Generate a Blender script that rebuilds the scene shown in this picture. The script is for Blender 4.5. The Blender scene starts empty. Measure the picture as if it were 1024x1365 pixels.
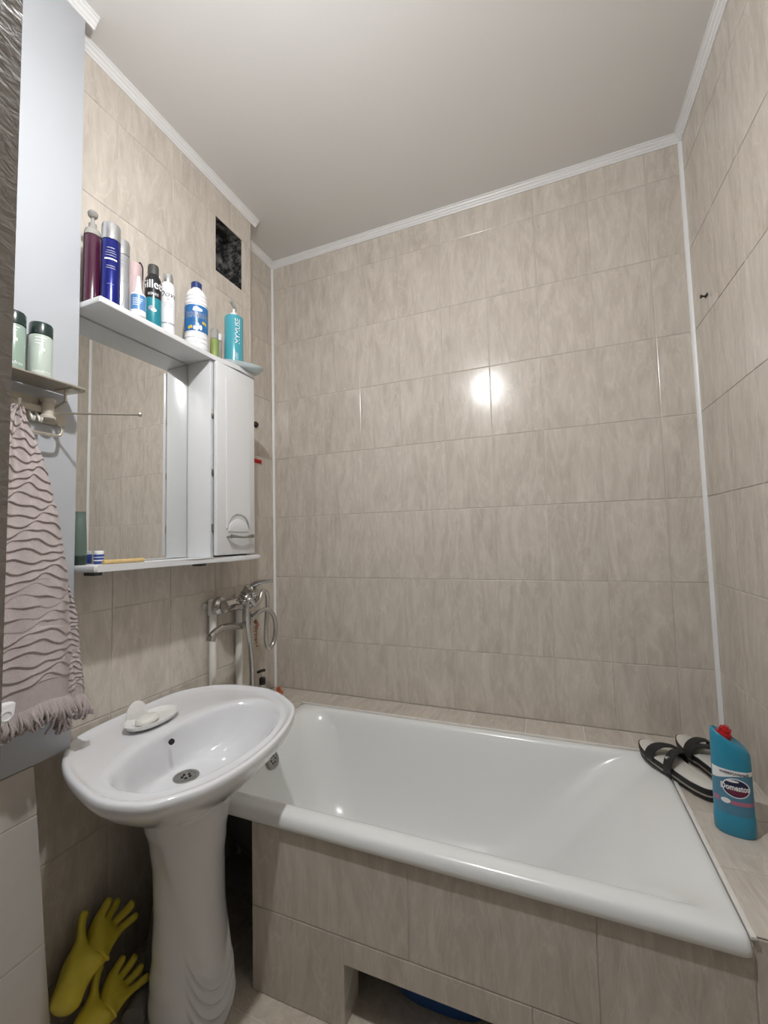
import bpy, bmesh, math, random
from mathutils import Vector, Matrix
random.seed(7)
S = bpy.context.scene
COL = S.collection
PI = math.pi

# ------------------------------------------------------------------ camera
cam_d = bpy.data.cameras.new('camera'); cam = bpy.data.objects.new('camera', cam_d); COL.objects.link(cam)
cam_d.sensor_fit = 'HORIZONTAL'; cam_d.sensor_width = 36.0
cam_d.lens = 36.0 * 556.84 / 1024.0
cam_d.clip_start = 0.01
def cam_matrix(yaw, pitch, roll, loc):
    cy, sy, cp, sp = math.cos(yaw), math.sin(yaw), math.cos(pitch), math.sin(pitch)
    f = Vector((-sy*cp, cy*cp, sp)); r = Vector((cy, sy, 0)); u = r.cross(f)
    c, s = math.cos(roll), math.sin(roll)
    R = c*r + s*u; U = -s*r + c*u
    return Matrix(((R.x, U.x, -f.x, loc[0]), (R.y, U.y, -f.y, loc[1]), (R.z, U.z, -f.z, loc[2]), (0, 0, 0, 1)))
cam.matrix_world = cam_matrix(0.37706, 0.06128, -0.02495, (0, 0, 1.205))
S.camera = cam
# ------------------------------------------------------------------ world, exposure
w = bpy.data.worlds.new('world'); S.world = w; w.use_nodes = True
bg = w.node_tree.nodes['Background']; bg.inputs[0].default_value = (0.85, 0.87, 0.9, 1); bg.inputs[1].default_value = 0.06
S.view_settings.view_transform = 'Standard'; S.view_settings.look = 'None'
S.view_settings.gamma = 1.0; S.view_settings.use_curve_mapping = False
S.view_settings.exposure = 0.0
BULB_POS = (-0.385, 0.42, 2.32); BULB_STRENGTH = 1420.0

# ------------------------------------------------------------------ materials
MATS = {}
def _new(name):
    m = bpy.data.materials.new(name); m.use_nodes = True; MATS[name] = m
    nt = m.node_tree; return m, nt, nt.nodes['Principled BSDF']
def mat(name, col, rough=0.5, metal=0.0, spec=0.5, coat=0.0, trans=0.0, emit=0.0, var=0.06, vscale=30.0, bump=0.0, bscale=200.0, sub=0.0, alpha=1.0):
    """plain procedural material: colour with a little noise, optional fine bump"""
    m, nt, b = _new(name)
    N = nt.nodes; L = nt.links
    tc = N.new('ShaderNodeTexCoord'); nz = N.new('ShaderNodeTexNoise'); nz.inputs['Scale'].default_value = vscale; nz.inputs['Detail'].default_value = 4
    L.new(tc.outputs['Object'], nz.inputs['Vector'])
    mx = N.new('ShaderNodeMix'); mx.data_type = 'RGBA'
    mx.inputs['A'].default_value = tuple(c*(1-var) for c in col)+(1,); mx.inputs['B'].default_value = tuple(min(1, c*(1+var)) for c in col)+(1,)
    L.new(nz.outputs['Fac'], mx.inputs['Factor']); L.new(mx.outputs['Result'], b.inputs['Base Color'])
    b.inputs['Roughness'].default_value = rough; b.inputs['Metallic'].default_value = metal
    b.inputs['Specular IOR Level'].default_value = spec; b.inputs['Coat Weight'].default_value = coat
    b.inputs['Transmission Weight'].default_value = trans; b.inputs['Alpha'].default_value = alpha
    if emit: b.inputs['Emission Color'].default_value = (0.985, 0.99, 1.0, 1); b.inputs['Emission Strength'].default_value = emit
    if bump:
        n2 = N.new('ShaderNodeTexNoise'); n2.inputs['Scale'].default_value = bscale; n2.inputs['Detail'].default_value = 3
        L.new(tc.outputs['Object'], n2.inputs['Vector'])
        bp = N.new('ShaderNodeBump'); bp.inputs['Strength'].default_value = bump; bp.inputs['Distance'].default_value = 0.002
        L.new(n2.outputs['Fac'], bp.inputs['Height']); L.new(bp.outputs['Normal'], b.inputs['Normal'])
    return m
def tile_mat(name, dark, light, rough, sx=42, sy=7, wave=0.05):
    """glazed ceramic with streaky vertical marbling, offset per tile"""
    m, nt, b = _new(name); N = nt.nodes; L = nt.links
    tc = N.new('ShaderNodeTexCoord'); oi = N.new('ShaderNodeObjectInfo')
    mul = N.new('ShaderNodeVectorMath'); mul.operation = 'SCALE'; mul.inputs[0].default_value = (17.3, 9.1, 31.7)
    L.new(oi.outputs['Random'], mul.inputs['Scale'])
    add = N.new('ShaderNodeVectorMath'); add.operation = 'ADD'; L.new(tc.outputs['Object'], add.inputs[0]); L.new(mul.outputs[0], add.inputs[1])
    def nz(scale, detail, dist, rough_=0.6):
        mp = N.new('ShaderNodeMapping'); mp.inputs['Scale'].default_value = scale; L.new(add.outputs[0], mp.inputs['Vector'])
        n = N.new('ShaderNodeTexNoise'); n.inputs['Scale'].default_value = 1; n.inputs['Detail'].default_value = detail
        n.inputs['Distortion'].default_value = dist; n.inputs['Roughness'].default_value = rough_
        L.new(mp.outputs[0], n.inputs['Vector']); return n
    n1 = nz((sx, sy, sx), 5, 1.3); n2 = nz((sx*3.2, sy*3.2, 60), 4, 0.4); n3 = nz((9, 4, 9), 2, 0.2)
    r1 = N.new('ShaderNodeValToRGB'); r1.color_ramp.elements[0].position = 0.30; r1.color_ramp.elements[1].position = 0.72
    r1.color_ramp.elements[0].color = (*dark, 1); r1.color_ramp.elements[1].color = (*light, 1)
    e = r1.color_ramp.elements.new(0.5); e.color = tuple(0.5*(a+c) for a, c in zip(dark, light))+(1,)
    am = N.new('ShaderNodeMath'); am.operation = 'MULTIPLY_ADD'; am.inputs[1].default_value = 0.28; L.new(n2.outputs['Fac'], am.inputs[0])
    am2 = N.new('ShaderNodeMath'); am2.operation = 'MULTIPLY'; am2.inputs[1].default_value = 0.72; L.new(n1.outputs['Fac'], am2.inputs[0]); L.new(am2.outputs[0], am.inputs[2])
    L.new(am.outputs[0], r1.inputs['Fac'])
    mx = N.new('ShaderNodeMix'); mx.data_type = 'RGBA'; mx.blend_type = 'MULTIPLY'; mx.inputs['Factor'].default_value = 1
    r3 = N.new('ShaderNodeValToRGB'); r3.color_ramp.elements[0].color = (.93, .92, .91, 1); r3.color_ramp.elements[1].color = (1.0, 1.0, 1.0, 1)
    L.new(n3.outputs['Fac'], r3.inputs['Fac']); L.new(r1.outputs['Color'], mx.inputs['A']); L.new(r3.outputs['Color'], mx.inputs['B'])
    # pale wispy veins
    nv = nz((sx*.8, sy*.75, sx), 6, 1.9, .55); sb = N.new('ShaderNodeMath'); sb.operation = 'SUBTRACT'; sb.inputs[1].default_value = .5; L.new(nv.outputs['Fac'], sb.inputs[0])
    ab = N.new('ShaderNodeMath'); ab.operation = 'ABSOLUTE'; L.new(sb.outputs[0], ab.inputs[0])
    mr_ = N.new('ShaderNodeMapRange'); mr_.inputs['From Min'].default_value = 0; mr_.inputs['From Max'].default_value = .028; mr_.inputs['To Min'].default_value = .32; mr_.inputs['To Max'].default_value = 0; L.new(ab.outputs[0], mr_.inputs['Value'])
    mv = N.new('ShaderNodeMix'); mv.data_type = 'RGBA'; L.new(mr_.outputs[0], mv.inputs['Factor']); L.new(mx.outputs['Result'], mv.inputs['A']); mv.inputs['B'].default_value = tuple(min(1, c*1.08) for c in light)+(1,)
    L.new(mv.outputs['Result'], b.inputs['Base Color'])
    b.inputs['Roughness'].default_value = rough; b.inputs['Specular IOR Level'].default_value = 0.36
    wv = nz((11, 9, 11), 1, 0.0); bp = N.new('ShaderNodeBump'); bp.inputs['Strength'].default_value = wave; bp.inputs['Distance'].default_value = 0.01
    L.new(wv.outputs['Fac'], bp.inputs['Height']); L.new(bp.outputs['Normal'], b.inputs['Normal'])
    return m
tile_mat('tile', (.50, .45, .388), (.725, .67, .60), 0.19, 16, 3.8)
tile_mat('tile_floor', (.50, .44, .36), (.72, .66, .56), 0.25, 14, 14)
mat('tile_plain', (.60, .565, .53), 0.3, var=.05)
mat('grout', (.62, .58, .52), 0.85, var=.12, bump=.3)
mat('grout_light', (.76, .74, .70), 0.8, var=.12)
mat('ceiling_paint', (.76, .745, .73), 0.55, var=.015, vscale=6)
mat('pvc_white', (.84, .84, .84), 0.35, var=.02)
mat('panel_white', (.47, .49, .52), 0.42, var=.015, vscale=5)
mat('enamel', (.83, .845, .835), 0.20, coat=.25, var=.01, vscale=4)
mat('ceramic', (.80, .81, .835), 0.10, coat=.5, var=.01, vscale=4)
mat('laminate', (.71, .72, .73), 0.28, var=.01)
mat('mirror_glass', (.86, .87, .86), 0.004, metal=1.0, var=0)
mat('dark_gap', (.012, .012, .012), 0.8)
mat('chrome', (.50, .49, .47), 0.13, metal=1.0, var=.12, vscale=60)
mat('steel_dull', (.38, .37, .34), 0.3, metal=1.0, var=.2, vscale=80)
mat('chrome_hose', (.55, .54, .52), 0.25, metal=1.0, bump=.4, bscale=400)
mat('rack_metal', (.56, .52, .45), 0.32, metal=.75, var=.08)
mat('rack_plastic', (.52, .48, .41), 0.35, var=.06)
mat('pipe_white', (.78, .76, .71), 0.35, var=.06)
mat('pipe_grey', (.20, .20, .20), 0.45)
mat('black_plastic', (.012, .012, .013), 0.35)
mat('rubber_black', (.016, .017, .017), 0.55, bump=.3)
mat('footbed', (.66, .64, .59), 0.7, var=.08, bump=.2)
mat('outsole', (.50, .46, .39), 0.7)
mat('soap', (.86, .85, .80), 0.35, var=.03)
mat('soap_dish', (.84, .84, .82), 0.2, var=.02)
mat('towel', (.47, .41, .40), 0.95, spec=.15, var=.10, vscale=120, bump=.5, bscale=500)
mat('glove_yellow', (.72, .60, .06), 0.5, var=.12, vscale=25)
mat('basin_blue', (.02, .10, .34), 0.35)
mat('dark_parts_and_shade', (.06, .06, .055), 0.5)
mat('red_plastic', (.50, .015, .02), 0.35)
mat('orange_plastic', (.75, .22, .10), 0.4)
mat('hook_black', (.02, .018, .017), 0.4)
mat('wood_comb', (.62, .44, .19), 0.5, var=.25, vscale=90)
mat('teal_liquid_bottle', (.03, .28, .43), 0.3, var=.05)
mat('domestic_label', (.08, .24, .36), 0.4, var=.15, vscale=60)
mat('label_navy', (.012, .015, .06), 0.35)
mat('label_maroon', (.16, .015, .05), 0.35)
mat('label_pink', (.48, .16, .25), 0.4)
mat('print_white', (.86, .87, .88), 0.45)
mat('print_dark', (.03, .03, .04), 0.45)
mat('print_grey', (.35, .36, .40), 0.45)
mat('purple_bottle', (.055, .008, .028), 0.18, coat=.4)
mat('clear_plastic', (.62, .61, .58), 0.15, trans=.55, var=.02)
mat('blue_metal', (.008, .014, .17), 0.22, metal=.35, var=.1)
mat('silver_cap', (.66, .67, .68), 0.22, metal=.85, var=.05)
mat('silver_can', (.56, .57, .58), 0.28, metal=.7, var=.1)
mat('pink_bottle', (.60, .46, .46), 0.35)
mat('white_plastic', (.85, .855, .87), 0.28, var=.02)
mat('label_blue', (.10, .26, .52), 0.35, var=.25, vscale=70)
mat('can_black', (.015, .015, .017), 0.22)
mat('can_teal', (.015, .22, .28), 0.25)
mat('bleach_label', (.025, .16, .42), 0.3, var=.45, vscale=45)
mat('cap_navy', (.015, .04, .17), 0.3)
mat('bleach_yellow', (.62, .45, .06), 0.4)
mat('green_tube', (.27, .34, .10), 0.35, var=.2, vscale=60)
mat('teal_bottle', (.06, .35, .43), 0.22, coat=.2, var=.04)
mat('dish_clear', (.72, .82, .84), 0.15, trans=.2, var=.02)
mat('sage_glass', (.27, .36, .30), 0.2, var=.06, coat=.3)
mat('sage_glass_pale', (.46, .53, .47), 0.15, var=.05, coat=.3)
mat('dark_green_cap', (.018, .035, .03), 0.22)
mat('tube_green', (.10, .145, .12), 0.35)
mat('toothpaste_blue', (.03, .07, .30), 0.3)
mat('rust_chain', (.24, .11, .07), 0.5)
mat('bulb', (1, 1, 1), 0.4, emit=BULB_STRENGTH, var=0)
mat('cord_white', (.75, .75, .74), 0.5)
# mottled near-black and grey inside the vent
m, nt, b = _new('vent_mottled'); N = nt.nodes; L = nt.links
tc = N.new('ShaderNodeTexCoord'); n = N.new('ShaderNodeTexNoise'); n.inputs['Scale'].default_value = 24; n.inputs['Detail'].default_value = 9; n.inputs['Roughness'].default_value = .75
r = N.new('ShaderNodeValToRGB'); r.color_ramp.elements[0].position = .47; r.color_ramp.elements[1].position = .72
r.color_ramp.elements[0].color = (.010, .010, .010, 1); r.color_ramp.elements[1].color = (.36, .35, .33, 1)
L.new(tc.outputs['Object'], n.inputs['Vector']); L.new(n.outputs['Fac'], r.inputs['Fac']); L.new(r.outputs['Color'], b.inputs['Base Color']); b.inputs['Roughness'].default_value = .95
# embossed wallpaper / textured plaster of the doorway reveal
m, nt, b = _new('embossed_plaster'); N = nt.nodes; L = nt.links
tc = N.new('ShaderNodeTexCoord'); mp = N.new('ShaderNodeMapping'); mp.inputs['Scale'].default_value = (70, 70, 110); mp.inputs['Rotation'].default_value = (0.5, 0, 0)
n = N.new('ShaderNodeTexNoise'); n.inputs['Scale'].default_value = 1; n.inputs['Detail'].default_value = 3; n.inputs['Distortion'].default_value = .6
L.new(tc.outputs['Object'], mp.inputs['Vector']); L.new(mp.outputs[0], n.inputs['Vector'])
bp = N.new('ShaderNodeBump'); bp.inputs['Strength'].default_value = .32; bp.inputs['Distance'].default_value = .004
L.new(n.outputs['Fac'], bp.inputs['Height']); L.new(bp.outputs['Normal'], b.inputs['Normal'])
b.inputs['Base Color'].default_value = (.30, .275, .25, 1); b.inputs['Roughness'].default_value = .38

# ------------------------------------------------------------------ mesh helpers
def finish(bm, name, material, parent=None, smooth=None, recalc=True):
    if recalc: bmesh.ops.recalc_face_normals(bm, faces=bm.faces[:])
    me = bpy.data.meshes.new(name); bm.to_mesh(me); bm.free()
    if smooth is not None:
        me.polygons.foreach_set('use_smooth', [True]*len(me.polygons)); me.set_sharp_from_angle(angle=math.radians(smooth))
    if material: me.materials.append(MATS[material])
    o = bpy.data.objects.new(name, me); COL.objects.link(o)
    if parent is not None: o.parent = parent
    return o
def tag(o, label, cat, group=None):
    o['label'] = label; o['category'] = cat
    if group: o['group'] = group
    return o
def thing(name, label, cat, loc=(0, 0, 0), rz=0.0, group=None):
    o = bpy.data.objects.new(name, None); COL.objects.link(o); o.empty_display_size = .05
    o.location = loc; o.rotation_euler = (0, 0, rz)
    return tag(o, label, cat, group)
def struct(o): o['kind'] = 'structure'; return o
def add_box(bm, lo, hi, bevel=0.0, seg=2):
    vs = [bm.verts.new((x, y, z)) for x in (lo[0], hi[0]) for y in (lo[1], hi[1]) for z in (lo[2], hi[2])]
    q = [(0, 1, 3, 2), (4, 6, 7, 5), (0, 4, 5, 1), (2, 3, 7, 6), (0, 2, 6, 4), (1, 5, 7, 3)]
    fs = [bm.faces.new([vs[i] for i in f]) for f in q]
    if bevel:
        es = list({e for f in fs for e in f.edges})
        bmesh.ops.bevel(bm, geom=es, offset=bevel, segments=seg, affect='EDGES', profile=.5)
def box(name, lo, hi, material, parent=None, bevel=0.0, seg=2):
    bm = bmesh.new(); add_box(bm, lo, hi, bevel, seg)
    return finish(bm, name, material, parent, 40 if bevel else None)
def add_rings(bm, rings, cap0=False, cap1=False, closed=True):
    R = [[bm.verts.new(p) for p in r] for r in rings]
    n = len(R[0])
    for a, c in zip(R, R[1:]):
        for i in range(n if closed else n-1):
            j = (i+1) % n; bm.faces.new((a[i], a[j], c[j], c[i]))
    if cap0: bm.faces.new(R[0][::-1])
    if cap1: bm.faces.new(R[-1])
    return R
def circ(r, z, n=32, cx=0, cy=0, ry=None):
    ry = r if ry is None else ry
    return [(cx+r*math.cos(2*PI*i/n), cy+ry*math.sin(2*PI*i/n), z) for i in range(n)]
def lathe(name, prof, material, parent=None, n=32, ey=1.0, cx=0, cy=0, smooth=35, cap=True):
    bm = bmesh.new(); add_rings(bm, [circ(max(r, 1e-4), z, n, cx, cy, max(r, 1e-4)*ey) for r, z in prof], cap, cap)
    return finish(bm, name, material, parent, smooth)
def catmull(pts, sub=8):
    P = [Vector(p) for p in pts]; out = []
    for i in range(len(P)-1):
        p0 = P[max(i-1, 0)]; p1 = P[i]; p2 = P[i+1]; p3 = P[min(i+2, len(P)-1)]
        for k in range(sub):
            t = k/sub
            out.append(.5*((2*p1)+(p2-p0)*t+(2*p0-5*p1+4*p2-p3)*t*t+(3*p1-p0-3*p2+p3)*t**3))
    out.append(P[-1]); return out
def add_tube(bm, pts, r, n=10, rad=None, sx=1.0):
    pts = [Vector(p) for p in pts]; rings = []; prev = None
    for i, p in enumerate(pts):
        t = (pts[min(i+1, len(pts)-1)]-pts[max(i-1, 0)]).normalized()
        if prev is None:
            a = Vector((0, 0, 1)) if abs(t.z) < .9 else Vector((1, 0, 0)); u = t.cross(a).normalized()
        else: u = (prev - t*prev.dot(t)).normalized()
        prev = u; v = t.cross(u); rr = rad[i] if rad else r
        rings.append([tuple(p+u*rr*sx*math.cos(2*PI*k/n)+v*rr*math.sin(2*PI*k/n)) for k in range(n)])
    add_rings(bm, rings, True, True)
def tube(name, pts, r, material, parent=None, n=10, rad=None):
    bm = bmesh.new(); add_tube(bm, pts, r, n, rad); return finish(bm, name, material, parent, 45)
def prism(name, outline, axis_fn, material, parent=None, smooth=30, bevel=0.0):
    """outline: 2D points; axis_fn(u,v,k) -> 3D with k 0/1 the two faces"""
    bm = bmesh.new(); add_rings(bm, [[axis_fn(u, v, k) for u, v in outline] for k in (0, 1)], True, True)
    if bevel:
        es = [e for e in bm.edges if len(e.link_faces) == 2 and any(len(f.verts) > 4 for f in e.link_faces)]
        bmesh.ops.bevel(bm, geom=es, offset=bevel, segments=2, affect='EDGES', profile=.5)
    return finish(bm, name, material, parent, smooth)
def superell(cx, cy, a, b, e, n=64, ph=0.0):
    out = []
    for i in range(n):
        t = 2*PI*i/n+ph; c, s = math.cos(t), math.sin(t)
        out.append((cx+a*math.copysign(abs(c)**(2/e), c), cy+b*math.copysign(abs(s)**(2/e), s)))
    return out
def lettering(text, size, material, parent, mapfn, name='lettering', align='CENTER', shear=0.0, squeeze=1.0, bold=0.0):
    cu = bpy.data.curves.new('t', 'FONT'); cu.body = text; cu.size = size; cu.align_x = align; cu.align_y = 'CENTER'; cu.resolution_u = 3
    cu.shear = shear; cu.offset = bold
    to = bpy.data.objects.new('t', cu); COL.objects.link(to)
    dg = bpy.context.evaluated_depsgraph_get(); dg.update()
    me = bpy.data.meshes.new_from_object(to.evaluated_get(dg)); bpy.data.objects.remove(to); bpy.data.curves.remove(cu)
    for v in me.vertices: v.co = Vector(mapfn(v.co.x*squeeze, v.co.y))
    me.materials.clear(); me.materials.append(MATS[material]); me.name = name
    o = bpy.data.objects.new(name, me); COL.objects.link(o); o.parent = parent
    return o
def cyl_map(r, z0, a0=0.0, ey=1.0, vert=False, off=.0005):
    def f(u, v):
        if vert: u, v = -v, u
        a = a0+u/r; return ((r+off)*math.cos(a), (r+off)*ey*math.sin(a), z0+v)
    return f
def cyl_patch(name, r, z0, z1, a0, a1, material, parent, n=14, ey=1.0, off=.0003):
    bm = bmesh.new()
    add_rings(bm, [[((r+off)*math.cos(a0+(a1-a0)*i/n), (r+off)*ey*math.sin(a0+(a1-a0)*i/n), z) for i in range(n+1)] for z in (z0, z1)], closed=False)
    return finish(bm, name, material, parent, 40, recalc=False)

# ------------------------------------------------------------------ tiles
TILE_CACHE = {}
def tile_mesh(wd, ht, material):
    key = (round(wd, 4), round(ht, 4), material)
    if key in TILE_CACHE: return TILE_CACHE[key]
    bm = bmesh.new(); b = .0015; d = .0040; g = .0015
    def ring(ins, z): return [(-wd/2+ins, -ht/2+ins, z), (wd/2-ins, -ht/2+ins, z), (wd/2-ins, ht/2-ins, z), (-wd/2+ins, ht/2-ins, z)]
    add_rings(bm, [ring(g, -d), ring(g, -.0006), ring(g+b, 0)], False, True)
    bmesh.ops.recalc_face_normals(bm, faces=bm.faces[:])
    me = bpy.data.meshes.new('tile'); bm.to_mesh(me); bm.free(); me.materials.append(MATS[material]); TILE_CACHE[key] = me
    return me
def tiles(parent, O, U, V, ue, ve, material='tile', skip=None, extra=None, tilt=.0016, name='tile'):
    """grid of separate tiles on a plane; ue, ve are the joint positions along U and V"""
    O, U, V = Vector(O), Vector(U), Vector(V); Nn = U.cross(V)
    cells = [(a, c, d, e) for a, c in zip(ue, ue[1:]) for d, e in zip(ve, ve[1:]) if not (skip and skip((a+c)/2, (d+e)/2))]
    for a, c, d, e in cells + (extra or []):
        o = bpy.data.objects.new(name, tile_mesh(c-a, e-d, material)); COL.objects.link(o); o.parent = parent
        P = O+U*((a+c)/2)+V*((d+e)/2)
        M = Matrix(((U.x, V.x, Nn.x, P.x), (U.y, V.y, Nn.y, P.y), (U.z, V.z, Nn.z, P.z), (0, 0, 0, 1)))
        s = tilt
        o.matrix_world = M @ Matrix.Rotation(random.uniform(-s, s), 4, 'X') @ Matrix.Rotation(random.uniform(-s, s), 4, 'Y')
XL, XR, YB, ZC = -1.200, 0.518, 1.786, 2.670        # tiled left wall, right wall, back wall, ceiling
XA = -1.316                                          # alcove behind the shaft
YE = 1.475                                           # end of the protruding shaft
ROWS = [0.0, .117, .418, .719, 1.019, 1.320, 1.621, 1.921, 2.222, 2.523, ZC]
G = .0019
# ------------------------------------------------------------------ room shell
fl = struct(box('floor', (-1.45, -.6, -.08), (.66, 1.95, -.001), 'grout'))
tiles(fl, (0, 0, 0), (1, 0, 0), (0, 1, 0), [-1.2, -.92, -.62, -.32, -.02, .28, .518], [-.58, -.28, .02, .32, .62, .92, 1.22], 'tile_floor', name='floor_tile')
struct(box('ceiling', (-1.45, -.6, ZC), (.66, 1.95, ZC+.08), 'ceiling_paint'))
wb = struct(box('wall_back', (-1.45, YB+G, 0), (.66, 1.95, ZC), 'grout'))
BX = [XA]+[-.2076+.202*k for k in range(-5, 4)]+[XR]
tiles(wb, (0, YB, 0), (1, 0, 0), (0, 0, 1), BX, [.475]+ROWS[3:])
wr = struct(box('wall_right', (XR+G, -.6, 0), (.66, 1.95, ZC), 'grout'))
tiles(wr, (XR, YB, 0), (0, -1, 0), (0, 0, 1), [0, .221]+[.221+.202*k for k in range(1, 7)]+[1.586], [.0]+ROWS[1:])
# left wall = ventilation shaft, with the open vent hole cut through it
VY0, VY1, VZ0, VZ1 = 1.262, 1.417, 2.296, 2.530
bm = bmesh.new(); x0, x1 = -1.33, XL-G
for lo, hi in (((x0, -.0, 0), (x1, VY0, ZC)), ((x0, VY1, 0), (x1, YE, ZC)), ((x0, VY0, 0), (x1, VY1, VZ0)), ((x0, VY0, VZ1), (x1, VY1, ZC))):
    add_box(bm, lo, hi)
wl = struct(finish(bm, 'wall_left', 'grout'))
LY = [.20, .4475, .65, .8525, 1.055, 1.2575, 1.46, YE-.0006]
tiles(wl, (XL, 0, 0), (0, 1, 0), (0, 0, 1), LY, ROWS,
      skip=lambda u, v: 1.2575 < u < 1.46 and 2.222 < v < 2.523,
      extra=[(1.2575, 1.46, 2.222, VZ0-.001), (VY1+.001, 1.46, VZ0-.001, 2.523)])
bm = bmesh.new(); e = .0008
ri = [(VY0+e, VZ0+e), (VY1-e, VZ0+e), (VY1-e, VZ1-e), (VY0+e, VZ1-e)]
add_rings(bm, [[(XL-.004, y, z) for y, z in ri], [(-1.30, y, z) for y, z in ri]], False, True)
vt = finish(bm, 'vent_lining', 'vent_mottled', wl)
wa = struct(box('wall_alcove', (-1.45, 0, 0), (XA-G, 1.95, ZC), 'grout'))
tiles(wa, (XA, 0, 0), (0, 1, 0), (0, 0, 1), [YE, 1.585, YB], [.475]+ROWS[3:])
# white boxed-in pipe pier and the tiled pier below it
XP = -1.125
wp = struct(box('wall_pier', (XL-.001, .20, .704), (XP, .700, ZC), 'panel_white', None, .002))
bm = bmesh.new()
add_rings(bm, [[(XL, .2, z), (XP-.006, .2, z), (XP-.006, y, z), (XL, y, z)] for z, y in ((0, .676), (.70, .622))], True, True)
wpb = struct(finish(bm, 'wall_pier_base', 'grout'))
for (z0, ya), (z1, yb) in (((.0, .676), (.288, .6534)), ((.290, .6532), (.587, .6306)), ((.589, .6304), (.699, .622))):
    bm = bmesh.new(); add_rings(bm, [[(XP-.007, .2, z), (XP-.0045, .2, z), (XP-.0045, y+.001, z), (XP-.007, y+.001, z)] for z, y in ((z0+.001, ya), (z1-.001, yb))], True, True)
    finish(bm, 'tile', 'tile_plain', wpb)
# front wall with the doorway the photograph is taken from
bm = bmesh.new(); add_box(bm, (-1.45, .06, 0), (-.405, .20, ZC)); add_box(bm, (-.405, .06, 2.08), (.42, .20, ZC)); add_box(bm, (.42, .06, 0), (.518, .20, ZC))
struct(finish(bm, 'wall_front', 'embossed_plaster'))
# cornices: stepped profile (distance from wall a, distance below ceiling b)
PROF = [(0, .0265), (.004, .0265), (.006, .022), (.0105, .019), (.0125, .0135), (.018, .0105), (.0205, .006), (.0255, .004), (.0255, 0), (0, 0)]
def cornice(name, fn, ends):
    bm = bmesh.new(); add_rings(bm, [[fn(a, bb, t) for a, bb in PROF] for t in ends], True, True)
    return struct(finish(bm, name, 'pvc_white', None, 25))
cornice('trim_1', lambda a, bb, t: (XL+a, t, ZC-bb), (.70, 1.503))
cornice('trim_2', lambda a, bb, t: (XA+a, t-(a if t > 1.7 else 0), ZC-bb), (YE+.002, YB))
cornice('trim_3', lambda a, bb, t: (t+(a if t < -1 else -a), YB-a, ZC-bb), (XA, XR))
cornice('trim_4', lambda a, bb, t: (XR-a, t-(a if t > 1.7 else 0), ZC-bb), (.20, YB))
cornice('trim_5', lambda a, bb, t: (XP+a, t, ZC-bb), (.20, .722))
# white corner beads
def bead(name, x, y, sx, r, z0):
    pts = [(0, 0), (r, 0), (r*.85, r*.5), (r*.5, r*.85), (0, r)]
    bm = bmesh.new(); add_rings(bm, [[(x+sx*u, y-v, z) for u, v in pts] for z in (z0, ZC-.026)], True, True)
    return struct(finish(bm, name, 'pvc_white', None, 50))
bead('trim_6', XA, YB, 1, .0085, .475); bead('trim_7', XR, YB, -1, .011, .475)

# ------------------------------------------------------------------ tiled tub surround
TX0, TX1, TY0, TY1, TZ = -1.07, .302, .962, 1.642, .478
lg = bmesh.new(); zt = .475-G
add_box(lg, (XA, TY1+.002, .34), (XR, YB, zt)); add_box(lg, (TX1+.002, .985, 0), (XR, TY1+.002, zt)); add_box(lg, (XL, 1.0, .42), (TX0-.002, YE, zt)); add_box(lg, (XA, YE, .42), (TX0-.002, TY1+.002, zt))
lg = struct(finish(lg, 'ledge', 'grout_light'))
tiles(lg, (0, 0, .475), (1, 0, 0), (0, 1, 0), [XA]+[-1.13+.202*k for k in range(0, 9)][:8]+[XR], [TY1+.002, YB], tilt=.004)
tiles(lg, (0, 0, .475), (1, 0, 0), (0, 1, 0), [TX1+.006, XR], [.978, 1.15, 1.352, 1.554, TY1+.002], tilt=.002)
tiles(lg, (0, 0, .475), (1, 0, 0), (0, 1, 0), [XL, TX0-.004], [1.0, 1.2, 1.44, TY1+.002], tilt=.002)
AX0 = -.802; NX0, NX1, NZ = -.524, -.08, .152; AY = .975
bm = bmesh.new()
for lo, hi in (((AX0, AY+G, 0), (NX0, 1.055, .24)), ((NX1, AY+G, 0), (XR, 1.055, .24)), ((NX0, AY+G, NZ), (NX1, 1.055, .24)), ((AX0, AY+G, .24), (XR, .992, .458)), ((TX1+.003, AY+G, .458), (XR, .985, .473))): add_box(bm, lo, hi)
ap = struct(finish(bm, 'apron', 'grout'))
AXS = [AX0, -.35, .05, TX1+.003]
tiles(ap, (0, AY, 0), (1, 0, 0), (0, 0, 1), AXS, [.217, .459], extra=[(TX1+.003, XR, .217, .4745)])
tiles(ap, (0, AY, 0), (1, 0, 0), (0, 0, 1), [AX0, NX0], [.0, .217], extra=[(NX0, NX1, NZ, .217), (NX1, .30, 0, .217), (.30, XR, 0, .217)])
tiles(ap, (NX0, AY, 0), (0, 1, 0), (0, 0, 1), [.001, .079], [.001, NZ])
tiles(ap, (AX0, AY, 0), (0, -1, 0), (0, 0, 1), [-.079, -.001], [.001, .217])

# caulk strips where the rim meets the tiles
struct(box('trim_8', (TX1-.003, .968, .4735), (TX1+.0065, TY1+.006, .4800), 'grout_light', None, .0015)); struct(box('trim_9', (TX0, TY1-.003, .4735), (TX1-.003, TY1+.006, .4800), 'grout_light', None, .0015))
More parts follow.
